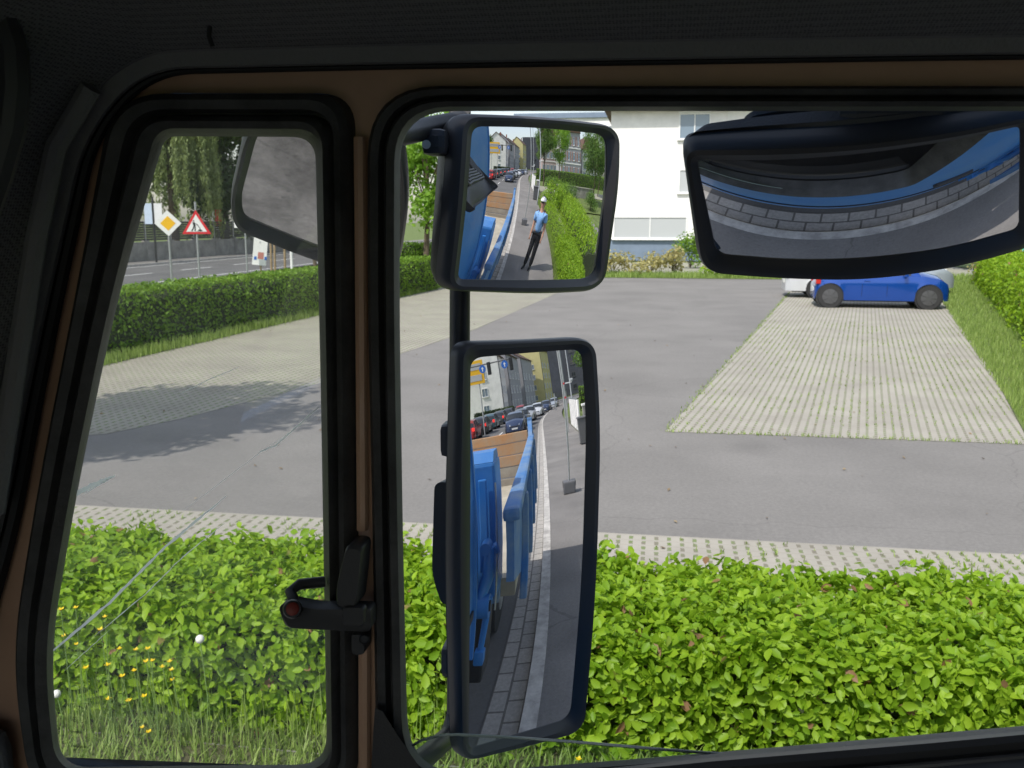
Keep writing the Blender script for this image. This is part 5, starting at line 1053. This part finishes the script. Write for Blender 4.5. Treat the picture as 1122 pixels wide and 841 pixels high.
def build_mirror(name, label, M, gl, ho, depth, back_shift=(0, 0), back_scale=.72, ribs=False, mm=None, rim=.012):
    root = empty(name, tuple(M.P)); root.parent = T; tag(root, label); bpy.context.view_layer.update()
    inv = Matrix.Translation(-M.P)
    G_ = [M.uv(p.x, p.y) for p in rpoly(gl, 10)]; H_ = [M.uv(p.x, p.y) for p in rpoly(ho, 10)]
    n = len(G_); cen = sum(G_, Vector((0, 0))) / n
    K = 40; V = [inv @ M.pt(cen)]; F = []
    for k in range(1, K + 1): V += [inv @ M.pt(cen + (p - cen) * (k / K) * 1.01) for p in G_]
    for i in range(n): F.append((0, 1 + i, 1 + (i + 1) % n))
    for k in range(K - 1):
        for i in range(n): a = 1 + k * n + i; b = 1 + k * n + (i + 1) % n; F.append((a, a + n, b + n, b))
    g = mesh_obj('mirror_glass', V, F, mm or M_mir, root, True)
    # exact normals of the silvered cap
    nr = [((v + M.P) - M.O).normalized() for v in [x.co for x in g.data.vertices]]
    if g.data.polygons[5].normal.dot(M.n) < 0: g.data.flip_normals()
    g.data.normals_split_custom_set_from_vertices(nr)
    hc = sum(H_, Vector((0, 0))) / n; lp = lambda t: [a * (1 - t) + b * t for a, b in zip(G_, H_)]
    L3 = lambda ps, off, flat=0: [inv @ M.pt(p, off, flat) for p in ps]
    loft('rim', [L3(lp(-.02), -.002), L3(lp(.0), .001), L3(lp(.18), rim * .35), L3(lp(.5), rim * .9), L3(lp(.78), rim), L3(lp(.93), rim * .6), L3(lp(1.0), -.001), L3(lp(1.0), -.012)], M_plasr, parent=root)
    sc_ = lambda s, sh: [hc + (p - hc) * s + Vector(sh) for p in H_]
    bs = Vector(back_shift)
    sh_ = loft('housing', [L3(sc_(.985, (0, 0)), -.010), L3(sc_(.995, bs * .0), -.016, .1), L3(sc_(.985, bs * .15), -depth * .35, .4), L3(sc_(.93, bs * .4), -depth * .65, .7), L3(sc_(back_scale + .10, bs * .8), -depth * .88, .9), L3(sc_(back_scale, bs), -depth * .97, 1), L3(sc_(back_scale * .6, bs), -depth, 1)], M_plas, parent=root)
    L_ = L3(sc_(back_scale * .6, bs), -depth, 1); mesh_obj('back_cover', L_, [tuple(range(n))], M_plas, root)
    if ribs:
        r = MB()
        for k in range(5):
            s_ = .66 - k * .10; q = L3(sc_(s_, bs), -depth * .985 - .004, 1); r.tube(q + [q[0]], .006, 6, cap=False)
        r.build('cooling_ribs', M_plas, root, smooth=True)
    return root
MM = Mir((578, 597), 1.3736, -.7272, .0478, 2.8188); MW = Mir((588, 222), 1.3151, -.6613, -.1111, .7079); MK = Mir((940, 205), 1.03, -1.5523, -.708, .527)
build_mirror('main_mirror', 'tall black rectangular mirror, the lower one of the two on the pole', MM,
    [(515, 392, 14), (580, 386, 200), (637, 382, 12), (643, 460, 200), (638, 640, 200), (625, 786, 14), (570, 803, 200), (513, 820, 8), (515, 600, 300)],
    [(499, 374, 18), (580, 372, 200), (649, 368, 24), (655, 470, 200), (650, 650, 200), (637, 800, 20), (570, 818, 200), (499, 834, 22), (493, 600, 300)], .045, back_shift=(0, 0), back_scale=.80)
build_mirror('wide_angle_mirror', 'squarish black wide angle mirror, the upper one of the two on the pole', MW,
    [(517, 138, 12), (590, 139, 200), (664, 147, 14), (665, 200, 200), (651, 305, 18), (590, 307, 200), (501, 306, 8), (511, 220, 200)],
    [(497, 124, 22), (590, 127, 200), (675, 137, 22), (674, 200, 200), (657, 318, 24), (590, 322, 200), (481, 318, 20), (492, 220, 200)], .085, back_scale=.72)
build_mirror('kerb_mirror', 'wide black kerb mirror hanging above the door window, curved and tilted down', MK,
    [(763, 174, 6), (850, 175, 300), (945, 168, 300), (1045, 153, 300), (1118, 137, 8), (1117, 250, 10), (1040, 272, 300), (950, 283, 300), (870, 285, 300), (785, 278, 14)],
    [(746, 152, 20), (850, 150, 300), (945, 146, 300), (1050, 132, 300), (1142, 112, 22), (1142, 262, 26), (1050, 288, 300), (950, 303, 300), (860, 301, 300), (766, 294, 26)], .055, back_shift=(0, .035), back_scale=.62, ribs=True)
# front mirror, its dusty glass seen through the quarter window
MF = Mir((330, 215), 1.25, radians(-88), radians(-52), 1.6)
ddir = ray(330, 215); want = Vector((-.35, .35, -.87)).normalized(); nn_ = (want - ddir).normalized(); MF.n = nn_; MF.O = MF.P - nn_ * MF.R; MF.u = nn_.cross(Vector((0, 0, 1))).normalized(); MF.v = MF.u.cross(nn_).normalized()
build_mirror('front_mirror', 'black rimmed front mirror with a dusty grey glass, seen through the quarter window', MF,
    [(282, 146, 18), (300, 118, 18), (420, 112, 30), (440, 200, 60), (425, 290, 30), (350, 272, 120), (267, 238, 30), (264, 215, 20)],
    [(268, 140, 24), (292, 104, 24), (426, 98, 36), (452, 200, 60), (436, 305, 36), (350, 282, 120), (256, 244, 34), (252, 212, 24)], .06, mm=M_mirf)
# mirror pole and arms
p_top = at(505, 128, 1.30); 
MB().tube([at(504, 118, 1.31), at(504, 140, 1.35), at(504, 300, 1.35), at(503, 600, 1.30), at(500, 780, 1.30), at(492, 806, 1.27), at(470, 826, 1.15), at(440, 850, 1.0), at(425, 862, .95)], .0155, 16).build('mirror_pole', M_steel, T, smooth=True)
MB().tube([at(506, 134, 1.29), at(470, 140, 1.22), at(440, 146, 1.12), at(400, 150, .96)], [.016, .015, .015, .016], 14).build('upper_arm', M_steel, T, smooth=True)
MB().tube([at(467, 158, 1.16), at(467, 158, 1.13)], .0055, 12).build('arm_bolt', M_metal, T, smooth=True)
MB().box(at(478, 156, 1.20), (.034, .034, .034), b=.01).build('arm_clamp', M_plas, T)
for a, b_ in (((502, 210), MW), ((503, 480), MM), ((503, 720), MM)):
    q = at(a[0], a[1], 1.30); MB().box(q, (.05, .05, .05), b=.01).build('pole_clamp', M_plas, T)
    MB().tube([q, b_.P - b_.n * .05 + b_.v * ((q - b_.P).dot(b_.v))], .014, 10).build('clamp_arm', M_steel, T, smooth=True)
MB().add(*(lambda P_: (P_ + [p + Vector((.02, .07, 0)) for p in P_], [tuple(range(len(P_))), tuple(range(2 * len(P_) - 1, len(P_) - 1, -1))] + [(i, (i + 1) % len(P_), len(P_) + (i + 1) % len(P_), len(P_) + i) for i in range(len(P_))]))([at(p.x, p.y, 1.28) for p in rpoly([(476, 528, 12), (494, 528, 10), (496, 662, 10), (484, 662, 16), (473, 630, 20)], 5)])).build('clamp_cover', M_plas, T, smooth=True)
# bracket of the kerb mirror up to the cab roof edge
MB().box(MK.P - MK.n * .055 + Vector((0.03, -.035, .085)), (.12, .07, .14), b=.02).build('kerb_mirror_bracket', M_plas, T)
MB().box((MK.P.x + .03, .965, 2.74), (.12, .07, .14), b=.02).build('kerb_mirror_foot', M_plas, T)
# flowers in the verge grass
M_yf = mat('buttercup_petals', (.75, .55, .01), .35); M_stem = mat('flower_stem', (.16, .26, .06), .7); M_puff = mat('dandelion_down', (.75, .75, .72), .95)
fl = [(67, 668), (83, 666), (115, 676), (70, 697), (84, 706), (94, 732), (118, 729), (131, 711), (149, 712), (160, 725), (162, 711), (167, 724), (186, 725), (188, 734), (189, 745), (158, 763), (141, 768), (119, 766), (156, 797), (163, 802), (134, 741), (147, 735), (178, 731), (110, 690), (634, 832)]
pos = lambda px: 'at the far left of the quarter window' if px < 100 else ('near the middle of the quarter window' if px < 160 else 'towards the stalks on the right')
for i, (px, py) in enumerate(fl):
    Y = 3.46 + .16 * ((i * 37) % 10) / 10; h = at(px, py, Y); g0 = Vector((h.x + random.uniform(-.05, .05), Y + random.uniform(0, .03), .10))
    root = empty('buttercup', tuple(g0), 0, 'small yellow buttercup flowering among the grass stalks in front of the hedge' if px < 600 else 'single yellow buttercup just above the door sill', 'flower', 'yellow buttercups in the verge' if px < 600 else None)
    r = h - g0; MB().tube([(0, 0, 0), tuple(r * .5 + Vector((.012, 0, 0))), tuple(r)], .0018, 5).build('stem', M_stem, root)
    q = MB(); s = .0125 + .004 * random.random()
    for k in range(5):
        a = k * 2 * pi / 5 + i; d = Vector((cos(a), sin(a) - .3, .55)).normalized(); u_ = d.cross(Vector((0, 0, 1))).normalized(); q.add([r, r + d * s * .6 + u_ * s * .45, r + d * s * 1.15, r + d * s * .6 - u_ * s * .45], [(0, 1, 2, 3)])
    q.tube([r, r + Vector((0, 0, .005))], [.004, .003], 6); q.build('petals', M_yf, root)
for px, py, lb in ((219, 700, 'white dandelion clock standing alone in front of the hedge in the quarter window'), (62, 760, 'white dandelion clock at the lower left corner of the quarter window')):
    h = at(px, py, 3.55); g0 = Vector((h.x, 3.55, .1)); root = empty('dandelion', tuple(g0), 0, lb, 'flower'); r = h - g0
    MB().tube([(0, 0, 0), tuple(r * .5 + Vector((.02, 0, 0))), tuple(r)], .0025, 6).build('stem', M_stem, root); q = MB()
    for k in range(240):
        z = 1 - 2 * (k + .5) / 240; a = k * 2.39996; d = Vector((cos(a) * sqrt(1 - z * z), sin(a) * sqrt(1 - z * z), z)); e = r + d * .019; s1 = d.orthogonal().normalized() * .0028; s2 = d.cross(s1)
        q.add([r + d * .004, e + s1, e - s1], [(0, 1, 2)]); q.add([e + s1 + s2, e - s1 + s2, e - s1 - s2, e + s1 - s2], [(0, 1, 2, 3)])
    q.build('seed_head', M_puff, root)
